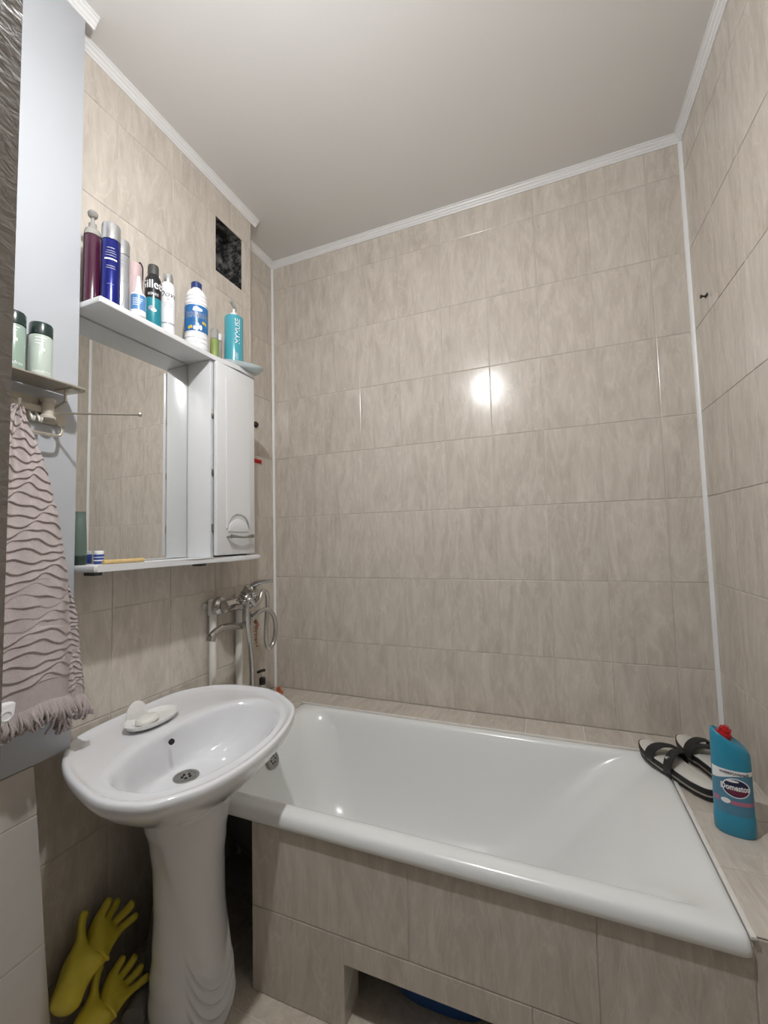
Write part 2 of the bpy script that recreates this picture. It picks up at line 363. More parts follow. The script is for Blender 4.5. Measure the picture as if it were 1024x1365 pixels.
# ------------------------------------------------------------------ bathtub
def rrect(x0, x1, y0, y1, r, z, n=10):
    pts = []
    for cx, cy, a in ((x1-r, y1-r, 0), (x0+r, y1-r, PI/2), (x0+r, y0+r, PI), (x1-r, y0+r, 1.5*PI)):
        for k in range(n+1):
            t = a+PI/2*k/n; pts.append((cx+r*math.cos(t), cy+r*math.sin(t), z))
    # straight runs get extra points so the loft stays smooth
    out = []
    for i, p in enumerate(pts):
        q = pts[(i+1) % len(pts)]; out.append(p)
        if i % (n+1) == n:
            for k in range(1, 8): out.append(tuple(Vector(p).lerp(Vector(q), k/8)))
    return out
tub = thing('bathtub', 'white enamelled bathtub with a tiled apron and a rolled rim', 'bathtub', (TX0, TY0, 0))
def TT(rings): return [[(x-TX0, y-TY0, z) for x, y, z in r] for r in rings]
rings = []
for ins, z in ((.006, .440), (.0, .446), (-.0, .456), (.003, .467), (.009, .4745), (.017, .4778)):
    rings.append(rrect(TX0+ins, TX1-ins*.5, TY0+ins, TY1-ins*.5, .014, z))
# inner opening, easing down into the bowl: (x0, x1, y0, y1, corner radius, z)
for x0_, x1_, y0_, y1_, r_, z_ in (
    (TX0+.040, TX1-.014, TY0+.036, TY1-.018, .035, .4788), (TX0+.052, TX1-.020, TY0+.046, TY1-.025, .050, .4780),
    (TX0+.060, TX1-.030, TY0+.053, TY1-.031, .062, .4745), (TX0+.066, TX1-.045, TY0+.058, TY1-.036, .075, .4680),
    (TX0+.074, TX1-.070, TY0+.064, TY1-.041, .090, .4560), (TX0+.084, TX1-.105, TY0+.072, TY1-.047, .105, .4360),
    (TX0+.094, TX1-.145, TY0+.081, TY1-.053, .115, .4080), (TX0+.104, TX1-.185, TY0+.090, TY1-.060, .122, .3720),
    (TX0+.116, TX1-.230, TY0+.101, TY1-.068, .128, .3280), (TX0+.128, TX1-.275, TY0+.113, TY1-.078, .132, .2800),
    (TX0+.142, TX1-.320, TY0+.126, TY1-.090, .135, .2320), (TX0+.158, TX1-.362, TY0+.142, TY1-.106, .138, .1880),
    (TX0+.180, TX1-.400, TY0+.164, TY1-.128, .140, .1500), (TX0+.210, TX1-.440, TY0+.195, TY1-.158, .138, .1220),
    (TX0+.255, TX1-.490, TY0+.235, TY1-.198, .125, .1070), (TX0+.320, TX1-.560, TY0+.280, TY1-.245, .090, .1020)):
    rings.append(rrect(x0_, x1_, y0_, y1_, r_, z_))
bm = bmesh.new(); add_rings(bm, TT(rings), False, True)
bmesh.ops.recalc_face_normals(bm, faces=bm.faces[:])
finish(bm, 'shell', 'enamel', tub, 50, recalc=False)
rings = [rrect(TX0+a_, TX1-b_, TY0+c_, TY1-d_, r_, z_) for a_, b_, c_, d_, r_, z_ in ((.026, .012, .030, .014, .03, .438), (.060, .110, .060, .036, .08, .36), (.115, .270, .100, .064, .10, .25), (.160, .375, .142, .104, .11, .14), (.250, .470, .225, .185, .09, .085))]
bm = bmesh.new(); add_rings(bm, TT(rings), False, True); finish(bm, 'underside', 'dark_parts_and_shade', tub, 50)  # underside coloured near black to stand in for shade beneath the tub
# overflow grille on the tub's end wall
def disc_at(name, prof, material, parent, M, n=28):
    bm = bmesh.new(); add_rings(bm, [circ(max(r, 1e-4), z, n) for r, z in prof], True, True); bm.transform(M)
    return finish(bm, name, material, parent, 35)
nrm = Vector((.93, 0, .36)).normalized()
Mo = Matrix.Translation(Vector((-.972-TX0, 1.295-TY0, .413))) @ nrm.to_track_quat('Z', 'Y').to_matrix().to_4x4()
of = disc_at('overflow', [(.031, -.012), (.031, .004), (.028, .008), (.022, .008), (.020, .005), (.001, .0045)], 'steel_dull', tub, Mo)
for k in range(6):
    a = k*PI/3; disc_at('overflow_hole', [(.0035, .0046), (.0035, .0056)], 'dark_gap', of, Mo @ Matrix.Translation((.012*math.cos(a), .012*math.sin(a), 0)), 10)
for lx in (-.8, -.0):
    box('foot', (lx-TX0-.02, 1.2-TY0, 0), (lx-TX0+.02, 1.44-TY0, .10), 'steel_dull', tub)

# ------------------------------------------------------------------ pedestal wash basin
BZ = .705; BC = Vector((-.932, .888))
sink = thing('wash_basin', 'white ceramic oval wash basin standing on a tall pedestal', 'wash basin', (BC.x, BC.y, 0))
def outl(a, b, e, cx=0, cy=0, z=0, n=72): return [(x, y, z) for x, y in superell(cx, cy, a, b, e, n)]
def polar(pts, c):
    """closed smooth outline resampled as 72 radii around c"""
    m_ = len(pts); P3 = [Vector((x, y, 0)) for x, y in pts]
    dense = catmull([P3[-2], P3[-1]]+P3+[P3[0], P3[1]], 10)[20:20+10*m_]
    an = [((math.atan2(p.y-c[1], p.x-c[0])) % (2*PI), math.hypot(p.x-c[0], p.y-c[1])) for p in dense]; an.sort()
    an = [(an[-1][0]-2*PI, an[-1][1])]+an+[(an[0][0]+2*PI, an[0][1])]
    out = []
    for i in range(72):
        t = 2*PI*i/72
        for (a0, r0), (a1, r1) in zip(an, an[1:]):
            if a0 <= t <= a1: out.append(r0+(r1-r0)*(t-a0)/max(1e-9, a1-a0)); break
    return out
RO = polar([(-1.093, .660), (-1.165, .720), (-1.190, .80), (-1.1975, .94), (-1.186, 1.09), (-1.08, 1.186), (-.907, 1.196), (-.783, 1.134), (-.72, 1.07), (-.67, .94), (-.655, .80), (-.675, .69), (-.72, .62), (-.76, .59), (-.845, .575), (-.95, .597), (-1.03, .625)], BC)
IC = (-.85, .88)
RI = polar([(-.928, .66), (-.975, .753), (-.99, .86), (-.99, .96), (-.96, 1.06), (-.876, 1.115), (-.775, 1.06), (-.715, .938), (-.712, .80), (-.745, .69), (-.79, .645), (-.865, .632)], IC)
def outer(k, z, dx=0.0): return [(r*k*math.cos(2*PI*i/72)+dx, r*k*math.sin(2*PI*i/72), z) for i, r in enumerate(RO)]
def bowl(k, z, cx, cy, add=0.0): return [(cx+(r*k+add)*math.cos(2*PI*i/72), cy+(r*k+add)*math.sin(2*PI*i/72), z) for i, r in enumerate(RI)]
ICX, ICY = IC[0]-BC.x, IC[1]-BC.y
Rg = []
for k, z in ((.30, .515), (.36, .525), (.44, .538), (.55, .562), (.68, .592), (.80, .622), (.90, .648), (.965, .670), (.992, .684), (1.0, .694), (.998, .702), (.988, .7062), (.972, .707), (.952, .7055)): Rg.append(outer(k, z))
rimin = outer(.93, .7005)
Rg.append(rimin)
bo = bowl(1.05, .694, ICX, ICY)
def lerp_ring(A, B, t, z): return [(a[0]+(b[0]-a[0])*t, a[1]+(b[1]-a[1])*t, z) for a, b in zip(A, B)]
Rg.append(lerp_ring(rimin, bo, .12, .6975)); Rg.append(lerp_ring(rimin, bo, .5, .6965)); Rg.append(lerp_ring(rimin, bo, .85, .6985))
Rg.append(bowl(1.03, .6982, ICX, ICY)); Rg.append(bowl(1.0, .6945, ICX, ICY))
DR = (-.013, -.003)
for s in (.04, .1, .18, .28, .38, .5, .62, .74, .86, .95):
    f = 1-s; q_ = f**.62
    z = .693-.119*math.sin(min(1, s*1.12)*PI/2)**.95
    Rg.append(bowl(q_*.985, z, ICX*f+DR[0]*s, ICY*f+DR[1]*s, .027*s))
Rg.append([(DR[0]+.028*math.cos(2*PI*i/72), DR[1]+.028*math.sin(2*PI*i/72), .573) for i in range(72)])
bm = bmesh.new(); add_rings(bm, Rg, True, True)
bas = finish(bm, 'bowl', 'ceramic', sink, 50)
dz = .5735
dr = disc_at('drain', [(.033, -.004), (.033, .002), (.030, .004), (.024, .004), (.022, .001), (.001, .001)], 'steel_dull', sink, Matrix.Translation((DR[0], DR[1], dz)))
for k in range(5):
    a = k*2*PI/5+.4; disc_at('drain_hole', [(.0038, .001), (.0038, .0022)], 'dark_gap', dr, Matrix.Translation((DR[0]+.0105*math.cos(a), DR[1]+.0105*math.sin(a), dz)), 10)
nv = Vector((.75, 0, .66)).normalized()
disc_at('overflow_hole', [(.0075, -.004), (.0075, .0015), (.006, .0015)], 'dark_gap', sink, Matrix.Translation((-.047, -.02, .668)) @ nv.to_track_quat('Z', 'Y').to_matrix().to_4x4(), 16)
# pedestal column with the draped relief at its foot
def pedestal():
    bm = bmesh.new(); n = 180; zs = [.0, .004]+[.008+.0036*i for i in range(52)]+[.20+.02*i for i in range(17)]+[.535]
    prof = [(0, .100), (.04, .103), (.09, .099), (.16, .092), (.26, .087), (.36, .088), (.43, .095), (.50, .108), (.54, .122)]
    def R(z):
        for (z0, r0), (z1, r1) in zip(prof, prof[1:]):
            if z <= z1:
                t = (z-z0)/(z1-z0); t = t*t*(3-2*t); return r0+(r1-r0)*t
        return prof[-1][1]
    def sm(x): x = max(0, min(1, x)); return x*x*(3-2*x)
    rings = []
    for z in zs:
        ring = []
        for i in range(n):
            a = 2*PI*i/n; r = R(z); d = 0.0
            for a0 in (-.12, 2.0):              # swags of drapery hanging low on the foot
                da = (a-a0+PI) % (2*PI)-PI
                if abs(da) < .85:
                    q = z-.15*da*da
                    w_ = sm((.85-abs(da))/.40)*sm((.125-q)/.03)*sm((q+.05)/.03)
                    d += w_*(.0050*math.cos(q*2*PI/.034)+.007)
            # one long fold sweeping down across the column
            da = (a-(-1.45+1.15*(1-sm(z/.5)))+PI) % (2*PI)-PI
            d += .0045*math.tanh(da/.16)*math.exp(-(da/.9)**2)*sm((z-.05)/.06)*sm((.50-z)/.08)
            rr = r+d; lean = .012*(1-z/.5)
            ring.append((rr*math.cos(a)-.004+lean*.66, rr*math.sin(a)-.004+lean*.75, z))
        rings.append(ring)
    add_rings(bm, rings, True, True)
    return finish(bm, 'pedestal', 'ceramic', sink, 60)
pedestal()

# ------------------------------------------------------------------ mirror cabinet
CZ0, CZ1 = 1.153, 1.832; XM = -1.168; XF = -1.060; YS = 1.088; YD = 1.288; YL = .7025
cab = thing('mirror_cabinet', 'white bathroom mirror cabinet with open shelves and one narrow door', 'cabinet', (XL, YL, CZ0))
def C(p): return (p[0]-XL, p[1]-YL, p[2]-CZ0)
def cbox(name, lo, hi, m_, b=.0015, parent=None): return box(name, C(lo), C(hi), m_, parent or cab, b)
cbox('back_board', (XL+.0008, .704, CZ0), (XM-.003, YD-.002, CZ1), 'laminate')
mr = box('mirror', (-.002, -.190, -.338), (.0, .190, .338), 'mirror_glass', cab, .0004, 1)
mr.location = C((XM+.0035, .8965, (CZ0+CZ1)/2)); mr.rotation_euler = (0, 0, math.radians(-.8))
cbox('side_panel', (XM+.004, YS, CZ0+.0003), (XF, YS+.016, CZ1-.0003), 'laminate')
cbox('side_panel', (XM-.003, YD-.017, CZ0+.0003), (XF, YD-.001, CZ1-.0003), 'laminate')
def shelf(name, z0, z1, out, bev):
    return prism(name, out, lambda u, v, k: C((u, v, z1 if k else z0)), 'laminate', cab, 35, bev)
shelf('top_shelf', CZ1, CZ1+.016, [(XL+.0008, .7025), (-1.054, .7025), (-1.050, .706), (-1.050, 1.10), (-1.035, 1.20), (-1.036, 1.29), (-1.055, 1.313), (XL+.0008, 1.313)], .0025)
shelf('bottom_shelf', CZ0-.017, CZ0, [(XL+.0008, .7025), (-1.056, .7025), (-1.050, .708), (-1.050, 1.05), (-1.028, 1.16), (-1.026, 1.29), (-1.036, 1.318), (-1.06, 1.332), (XL+.0008, 1.332)], .004)
dx0, dx1, dy0, dy1, dz0, dz1 = -1.050, -1.034, 1.092, 1.286, CZ0+.006, CZ1-.006
door = cbox('door', (dx0, dy0, dz0), (dx1, dy1, dz1), 'laminate', .004)
door['label'] = 'white moulded cabinet door with an arched handle recess'
# raised inner panel with an arch cut out above the handle
py0, py1, pz0, pz1 = dy0+.042, dy1-.030, dz0+.040, dz1-.045
cyy = (py0+py1)/2; ra = (py1-py0)/2-.002
def panel_ol(d): return [(py0+d, pz1-d), (py0+d, pz0+.052)]+[(cyy-(ra+d*.0-.001-d)*math.cos(PI*k/16), pz0+.050+(ra*.86+d)*math.sin(PI*k/16)) for k in range(1, 16)]+[(py1-d, pz0+.052), (py1-d, pz1-d)]
def arch_ol(d): return [(cyy-(ra-.008-d)*math.cos(PI*k/16), pz0+.040+d*.5+(ra-.008-d)*.86*math.sin(PI*k/16)) for k in range(17)]
for nm, fn in (('door_panel', panel_ol), ('arch_panel', arch_ol)):
    bm = bmesh.new(); add_rings(bm, [[C((dx1+h, u, v)) for u, v in fn(d)] for d, h in ((0, -.0004), (.0005, .0030), (.004, .0036))], False, False)
    bm.verts.ensure_lookup_table(); top = bm.verts[-len(fn(0)):]
    f = bm.faces.new(top); bmesh.ops.triangulate(bm, faces=[f]); finish(bm, nm, 'laminate', door, 25)
hz = pz0+.022
hp = [C((dx1+.018+.004*math.sin(PI*t), py0+.006+(py1-py0-.012)*t, hz+.002*math.cos(PI*2*t))) for t in [i/12 for i in range(13)]]
hd = tube('handle', hp, .004, 'steel_dull', door, 12, [.0075, .0062, .005, .0042, .0038, .0036, .0036, .0036, .0038, .0042, .005, .0062, .0075])
for yy in (py0+.007, py1-.007): tube('handle_post', [C((dx1-.001, yy, hz)), C((dx1+.018, yy, hz))], .004, 'steel_dull', hd)
for zz in (CZ0+.09, CZ0+.28, CZ1-.20): cbox('hinge', (XF-.004, YS+.0045, zz), (dx0+.002, YS+.0115, zz+.022), 'steel_dull', .001)
for yy in (.722, 1.075): cbox('bracket', (-1.125, yy, CZ0-.0275), (-1.085, yy+.022, CZ0-.0172), 'dark_parts_and_shade', .001)

# ------------------------------------------------------------------ bottles on the top shelf
ZS = CZ1+.0163
def facing(x, y): return math.atan2(-y, -x)
def bottle(name, label, x, y, z=ZS, cat='bottle', turn=0.0, group=None):
    return thing(name, label, cat, (x, y, z), facing(x, y)+turn, group)
def rnd(r, h, top=.004, bot=.002): return [(r-bot, 0), (r, bot), (r, h-top), (r-top*.4, h-top*.25), (r-top, h)]
def cyl_ell(name, r, ac, zc, wa, hz_, material, parent, off=.0008, n=16):
    bm = bmesh.new(); f = lambda a, z: ((r+off)*math.cos(a), (r+off)*math.sin(a), z)
    cols = [(-1+2*i/n) for i in range(n+1)]
    add_rings(bm, [[f(ac+wa*c, zc+sg*hz_*math.sqrt(max(0, 1-c*c))) for c in cols] for sg in (-1, 1)], closed=False)
    return finish(bm, name, material, parent, 40, recalc=False)
# 1 purple pump bottle
t = bottle('pump_bottle', 'tall dark purple pump bottle with a clear grey pump, beside the white pier', -1.118, .7245)
lathe('body', rnd(.0205, .190, .005), 'purple_bottle', t)
lathe('collar', [(.0200, .190), (.0200, .196), (.018, .206), (.012, .212), (.0095, .214), (.0095, .226), (.007, .227)], 'clear_plastic', t)
lathe('pump_stem', [(.0045, .226), (.0045, .245)], 'clear_plastic', t, 14)
bm = bmesh.new(); add_rings(bm, [circ(.006, .243, 16), circ(.011, .246, 16, .004), circ(.0125, .252, 16, .006), circ(.010, .258, 16, .005), circ(.003, .260, 16, .003)], True, True)
finish(bm, 'pump_head', 'clear_plastic', t, 45)
# 2 blue can with silver cap
t = bottle('spray_can', 'blue cosmetic can with a wide silver cap and pale print', -1.078, .748)
lathe('body', rnd(.0225, .178, .002), 'blue_metal', t); lathe('cap', [(.0228, .1785), (.0228, .220), (.021, .2245), (.014, .226)], 'silver_cap', t)
for zz, w_, h_, mt in ((.150, .018, .002, 'print_grey'), (.142, .020, .0015, 'print_grey'), (.136, .026, .0015, 'print_grey'), (.129, .026, .0015, 'print_grey'), (.118, .030, .004, 'print_white'), (.100, .020, .0015, 'print_grey'), (.094, .022, .0015, 'print_grey'), (.050, .016, .001, 'print_grey')):
    cyl_patch('print_line', .0225, zz, zz+h_, -w_/.045, w_/.045, mt, t)
# 3 silver can
t = bottle('spray_can', 'plain silver can with grey print, behind the blue can', -1.112, .802)
lathe('body', rnd(.0215, .182, .002), 'silver_can', t); lathe('cap', [(.0217, .1825), (.0217, .220), (.020, .226), (.013, .229)], 'silver_cap', t)
for zz, h_ in ((.172, .004), (.160, .002), (.150, .0012), (.143, .0012), (.10, .0012)): cyl_patch('print_line', .0215, zz, zz+h_, -.5, .7, 'print_grey', t)
bm = bmesh.new(); add_rings(bm, [[(.0219*math.cos(a), .0219*math.sin(a), z) for a, z in ((.0+.9*k/8, .02+.085*(k/8)**1.5+dz_) for k in range(9))] for dz_ in (0, .012)], closed=False)
finish(bm, 'print_swirl', 'print_grey', t, 40, recalc=False)
# 4 pink bottle
t = bottle('lotion_bottle', 'pale pink plastic bottle behind the small blue-labelled dropper', -1.150, .872)
lathe('body', [(.022, 0), (.0235, .003), (.0235, .165), (.022, .1675)], 'pink_bottle', t, ey=.95); lathe('cap', [(.0218, .168), (.0218, .207), (.020, .212), (.010, .2135)], 'pink_bottle', t, ey=.95)
# 5 black razor handle standing up
t = bottle('razor', 'slim black razor with its handle upward behind the shaving foam can', -1.170, .910, cat='razor')
tube('handle', catmull([(.0, 0, .018), (.003, 0, .08), (.0, 0, .15), (-.006, .002, .228), (.002, -.002, .240), (.010, -.004, .238)], 5), .0048, 'black_plastic', t, 10)
box('blade_head', (-.020, -.006, 0), (.020, .006, .020), 'black_plastic', t, .003)
# 6 small white dropper bottle
t = bottle('dropper_bottle', 'small white bottle with a blue label and a pointed nozzle', -1.068, .823)
lathe('body', rnd(.0200, .070, .006), 'white_plastic', t); lathe('nozzle', [(.0135, .0695), (.0105, .076), (.0075, .092), (.0045, .122), (.003, .125)], 'white_plastic', t)
cyl_patch('paper_label', .0200, .018, .062, -1.25, 1.25, 'label_blue', t, 20)
for k in range(4): cyl_patch('print_line', .0203, .048-.006*k, .050-.006*k, -.7, .6-.15*k, 'print_white', t)
# 7 shaving foam can
t = bottle('foam_can', 'black and teal shaving foam can with bold white lettering', -1.095, .893)
lathe('lower_body', [(.0225, 0), (.0235, .003), (.0235, .095)], 'can_teal', t); lathe('upper_body', [(.02352, .095), (.02352, .148), (.0215, .160), (.0165, .170), (.0150, .1735)], 'can_black', t)
lathe('cap', [(.0152, .174), (.0152, .200), (.0140, .205), (.009, .206)], 'dark_parts_and_shade', t)
lettering('Gillette', .036, 'print_white', t, cyl_map(.0235, .136, .18), bold=.0006, squeeze=.85)
lettering('SERIES', .011, 'print_white', t, cyl_map(.0235, .106))
cyl_ell('label_flash', .0235, -.15, .062, .40, .007, 'print_grey', t, .0004); cyl_ell('label_flash', .0235, .1, .056, .32, .005, 'print_white', t, .0007)
# 8 white deodorant bottle with cap + 8b pump behind it
t = bottle('lotion_pump_bottle', 'white lotion bottle with a curved pump spout, half hidden behind the white deodorant can', -1.150, .944)
lathe('body', rnd(.019, .185, .008), 'white_plastic', t); lathe('pump_stem', [(.005, .184), (.005, .222)], 'white_plastic', t, 14)
tube('pump_head', catmull([(-.006, .010, .218), (-.002, .002, .228), (.004, -.008, .229), (.008, -.018, .222)], 4), .0062, 'white_plastic', t, 12)
t = bottle('deodorant_can', 'slim white deodorant can with dark script lettering and a grey band', -1.095, .945)
lathe('body', [(.0200, 0), (.0205, .003), (.0205, .158), (.0185, .172), (.0155, .178)], 'white_plastic', t); lathe('cap', [(.0156, .178), (.0158, .197), (.0140, .206), (.008, .209)], 'silver_cap', t)
lettering('Dove', .026, 'print_dark', t, cyl_map(.0205, .135), shear=.25)
cyl_patch('emblem', .0205, .116, .121, -.12, .22, 'print_grey', t); cyl_patch('band', .0205, .040, .045, -1.3, 1.3, 'print_grey', t, 20)
for zz in (.105, .097): cyl_patch('print_line', .0205, zz, zz+.0014, -.5, .7, 'print_grey', t)
# 9 bleach bottle
t = bottle('bleach_bottle', 'ribbed white bleach bottle with a navy cap and blue printed label', -1.090, 1.056)
pr = [(.033, 0), (.0355, .003)]
for k in range(3): z = .008+.016*k; pr += [(.0372, z), (.0372, z+.011), (.0345, z+.0135)]
pr += [(.0365, .058), (.0365, .152)]
for k in range(3): z = .155+.0145*k; pr += [(.0345-.002*k, z), (.0372-.0022*k, z+.003), (.0372-.0022*k, z+.0105)]
pr += [(.0295, .204), (.0235, .212), (.0150, .217), (.0150, .222)]
lathe('body', pr, 'white_plastic', t, 40, smooth=25); lathe('cap', [(.0168, .222), (.0172, .240), (.0155, .2425), (.008, .243)], 'cap_navy', t)
cyl_patch('paper_label', .0365, .060, .150, -1.6, 1.6, 'bleach_label', t, 28, off=.0005)
for ac, zc, wa, hh in ((.0, .138, .28, .005), (.25, .134, .30, .006), (-.12, .132, .20, .004)): cyl_ell('label_cloud', .0365, ac, zc, wa, hh, 'print_white', t, .0008)
lettering('БЕЛИЗНА', .0225, 'print_white', t, cyl_map(.0366, .1145, .10, off=.0007), squeeze=.82, bold=.0009, name='lettering_outline'); lettering('БЕЛИЗНА', .0225, 'label_navy', t, cyl_map(.0370, .1145, .10, off=.0008), squeeze=.82, bold=.0002)
lettering('УЛЬТРА', .012, 'label_navy', t, cyl_map(.0366, .094, .02), squeeze=.85)
for ac, zc in ((-.62, .070), (-.45, .073), (.62, .092), (.85, .090)): cyl_ell('label_flower', .0365, ac, zc, .13, .0055, 'bleach_yellow', t, .0009)
for ac, zc, wa, hh in ((.15, .076, .10, .012), (.38, .073, .13, .009), (-.15, .070, .12, .007)): cyl_ell('label_splash', .0365, ac, zc, wa, hh, 'print_white', t, .0008)
# 10 green tube
t = bottle('cream_tube', 'small green cosmetic bottle with a pale cap, between bleach and teal pump bottle', -1.115, 1.165)
lathe('body', rnd(.0165, .098, .003), 'green_tube', t, ey=.9); lathe('cap', [(.0155, .0985), (.0155, .132), (.0135, .136)], 'clear_plastic', t, ey=.9)
t = bottle('clear_vial', 'narrow clear plastic vial standing beside the small green bottle', -1.135, 1.212)
lathe('body', rnd(.0085, .118, .003), 'clear_plastic', t, 18); lathe('cap', [(.0088, .1185), (.0088, .142), (.007, .144)], 'white_plastic', t, 18)
# clear oval dish and the teal pump bottle on it
DX, DY = -1.062, 1.238
t = thing('soap_tray', 'clear bluish oval plastic tray jutting past the shelf under the teal pump bottle', 'tray', (DX, DY, ZS), facing(DX, DY)+.25)
bm = bmesh.new(); add_rings(bm, [outl(a, b, 2.6, 0, 0, z, 40) for a, b, z in ((.040, .066, 0), (.046, .078, .004), (.053, .089, .0155), (.050, .086, .016), (.044, .076, .0055), (.038, .064, .0045))], True, True)
finish(bm, 'tray', 'dish_clear', t, 40)
t = bottle('soap_dispenser', 'teal blue pump bottle with vertical white lettering on the clear tray', -1.072, 1.218, ZS+.0055)
lathe('body', [(.031, 0), (.0335, .003), (.0338, .01), (.0338, .186), (.0325, .190), (.029, .192)], 'teal_bottle', t, 40)
lathe('collar', [(.0150, .192), (.0145, .200), (.0120, .207), (.006, .209)], 'white_plastic', t); lathe('pump_stem', [(.0045, .208), (.0045, .226)], 'white_plastic', t, 14)
tube('pump_head', catmull([(-.010, .004, .226), (.0, .003, .232), (.010, -.004, .240), (.020, -.010, .244)], 4), .006, 'clear_plastic', t, 12, None)
lettering('MYMUSE', .0265, 'print_white', t, cyl_map(.0338, .128, .42, vert=True), squeeze=.95)
for k, (zz, hh) in enumerate(((.034, .034), (.026, .034), (.018, .038))): cyl_patch('print_line', .0338, zz-.008, zz+hh-.012, .06+.16*k, .10+.16*k, 'print_white', t, 4, off=.0005)

# ------------------------------------------------------------------ lower shelf items
ZB = CZ0+.0003
t = thing('cream_tube', 'dark sage green squeeze tube standing on its cap on the lower shelf', 'tube', (-1.1445, .7215, ZB), facing(-1.1445, .7215))
lathe('cap', [(.0165, 0), (.0175, .002), (.0175, .024), (.0170, .025)], 'dark_green_cap', t)
bm = bmesh.new(); add_rings(bm, [outl(a, b, 2.0, 0, 0, z, n=28) for a, b, z in ((.0172, .0172, .0252), (.0178, .0178, .04), (.014, .0165, .08), (.007, .0150, .115), (.0016, .0140, .132), (.0016, .0140, .140))], True, True)
finish(bm, 'body', 'tube_green', t, 40)
t = thing('toothpaste_cap', 'small blue and white screw cap jar standing at the foot of the mirror', 'jar', (-1.142, .772, ZB), facing(-1.142, .772))
lathe('body', [(.011, 0), (.012, .002), (.0125, .024), (.0115, .0255)], 'toothpaste_blue', t, 24); lathe('lid', [(.0118, .0258), (.0120, .033), (.0105, .035)], 'print_white', t, 24)
cyl_patch('band', .0121, .008, .011, -1.4, 1.4, 'print_white', t, 16, off=.0004); cyl_patch('band', .0123, .017, .019, -1.4, 1.4, 'print_white', t, 16, off=.0004)
o = tube('comb', catmull([(0, 0, .0058), (.0, .03, .0058), (.0, .07, .0058), (.0, .115, .0058)], 4), .0058, 'wood_comb', None, 12)
o.location = (-1.085, .745, ZB); o.rotation_euler = (0, 0, -.02)
tag(o, 'yellow wooden stick lying along the lower cabinet shelf', 'stick')

# ------------------------------------------------------------------ towel rack on the white pier
rk = thing('towel_rack', 'beige metal swing towel rack with a small shelf fixed on the white pier', 'towel rack', (XP+.0006, .60, 1.52))
def K(p): return (p[0]-XP-.0006, p[1]-.60, p[2]-1.52)
bm = bmesh.new(); sh = [(XP+.004, .34), (XP+.004, .668), (-1.060, .676), (-1.040, .664), (-1.040, .34)]
add_rings(bm, [[K((u, v, z)) for u, v in sh] for z in (1.5835, 1.5868)], True, True); finish(bm, 'shelf_plate', 'rack_metal', rk)
bm = bmesh.new(); add_rings(bm, [[K((u, v, z)) for u, v in ((XP+.02, .632), (XP+.02, .655), (-1.056, .660), (-1.052, .640))] for z in (1.5805, 1.5834)], True, True); finish(bm, 'shelf_stiffener', 'rack_plastic', rk)
ol = [(.36, 1.500), (.652, 1.500), (.668, 1.504), (.672, 1.512), (.664, 1.535), (.645, 1.552), (.610, 1.560), (.36, 1.560)]
prism('wall_plate', ol, lambda u, v, k: K((XP+.0008+.006*k, u, v)), 'rack_plastic', rk, 30, .0015)
box('arm_rail', K((XP+.007, .36, 1.520)), K((XP+.022, .606, 1.537)), 'rack_plastic', rk, .003)
bm = bmesh.new(); pv = (XP+.022, .618)
add_rings(bm, [[K((pv[0]+r*math.cos(2*PI*i/24), pv[1]+r*math.sin(2*PI*i/24), z)) for i in range(24)] for r, z in ((.014, 1.506), (.016, 1.508), (.016, 1.514), (.0125, 1.516), (.0125, 1.545), (.015, 1.547), (.015, 1.555), (.012, 1.557))], True, True)
finish(bm, 'pivot', 'rack_plastic', rk, 35)
arm = tube('swing_arm', [K((pv[0]+.008, pv[1]+.006, 1.522)), K((-.934, .722, 1.5235))], .0026, 'rack_metal', rk, 10)
tip = Vector(K((-.930, .7245, 1.5235)))
bm = bmesh.new(); bmesh.ops.create_icosphere(bm, subdivisions=2, radius=.0058); bm.transform(Matrix.Translation(tip)); finish(bm, 'arm_tip', 'rack_metal', arm, 60)
tube('shelf_post', [K((-1.075, .640, 1.5805)), K((-1.075, .640, 1.552))], .003, 'rack_metal', rk)
tube('shelf_post', [K((-1.075, .640, 1.552)), K((XP+.005, .640, 1.540))], .003, 'rack_metal', rk)
tube('shelf_post', [K((-1.075, .46, 1.5805)), K((XP+.005, .46, 1.545))], .003, 'rack_metal', rk)
tube('lower_bar', catmull([K(p) for p in ((XP+.008, .648, 1.502), (-1.098, .646, 1.490), (-1.090, .640, 1.474), (-1.090, .625, 1.468), (-1.090, .56, 1.468), (-1.090, .46, 1.468))], 5), .0038, 'rack_metal', rk, 10)
for yy in (.585, .600): tube('hook', catmull([K((XP+.012, yy, 1.520)), K((XP+.024, yy, 1.504)), K((XP+.030, yy, 1.496)), K((XP+.034, yy, 1.506))], 4), .0028, 'pipe_white', rk, 8)
tube('hook', catmull([K((XP+.022, .545, 1.524)), K((XP+.034, .545, 1.512)), K((XP+.048, .545, 1.512)), K((XP+.054, .545, 1.532))], 4), .003, 'rack_metal', rk, 8)
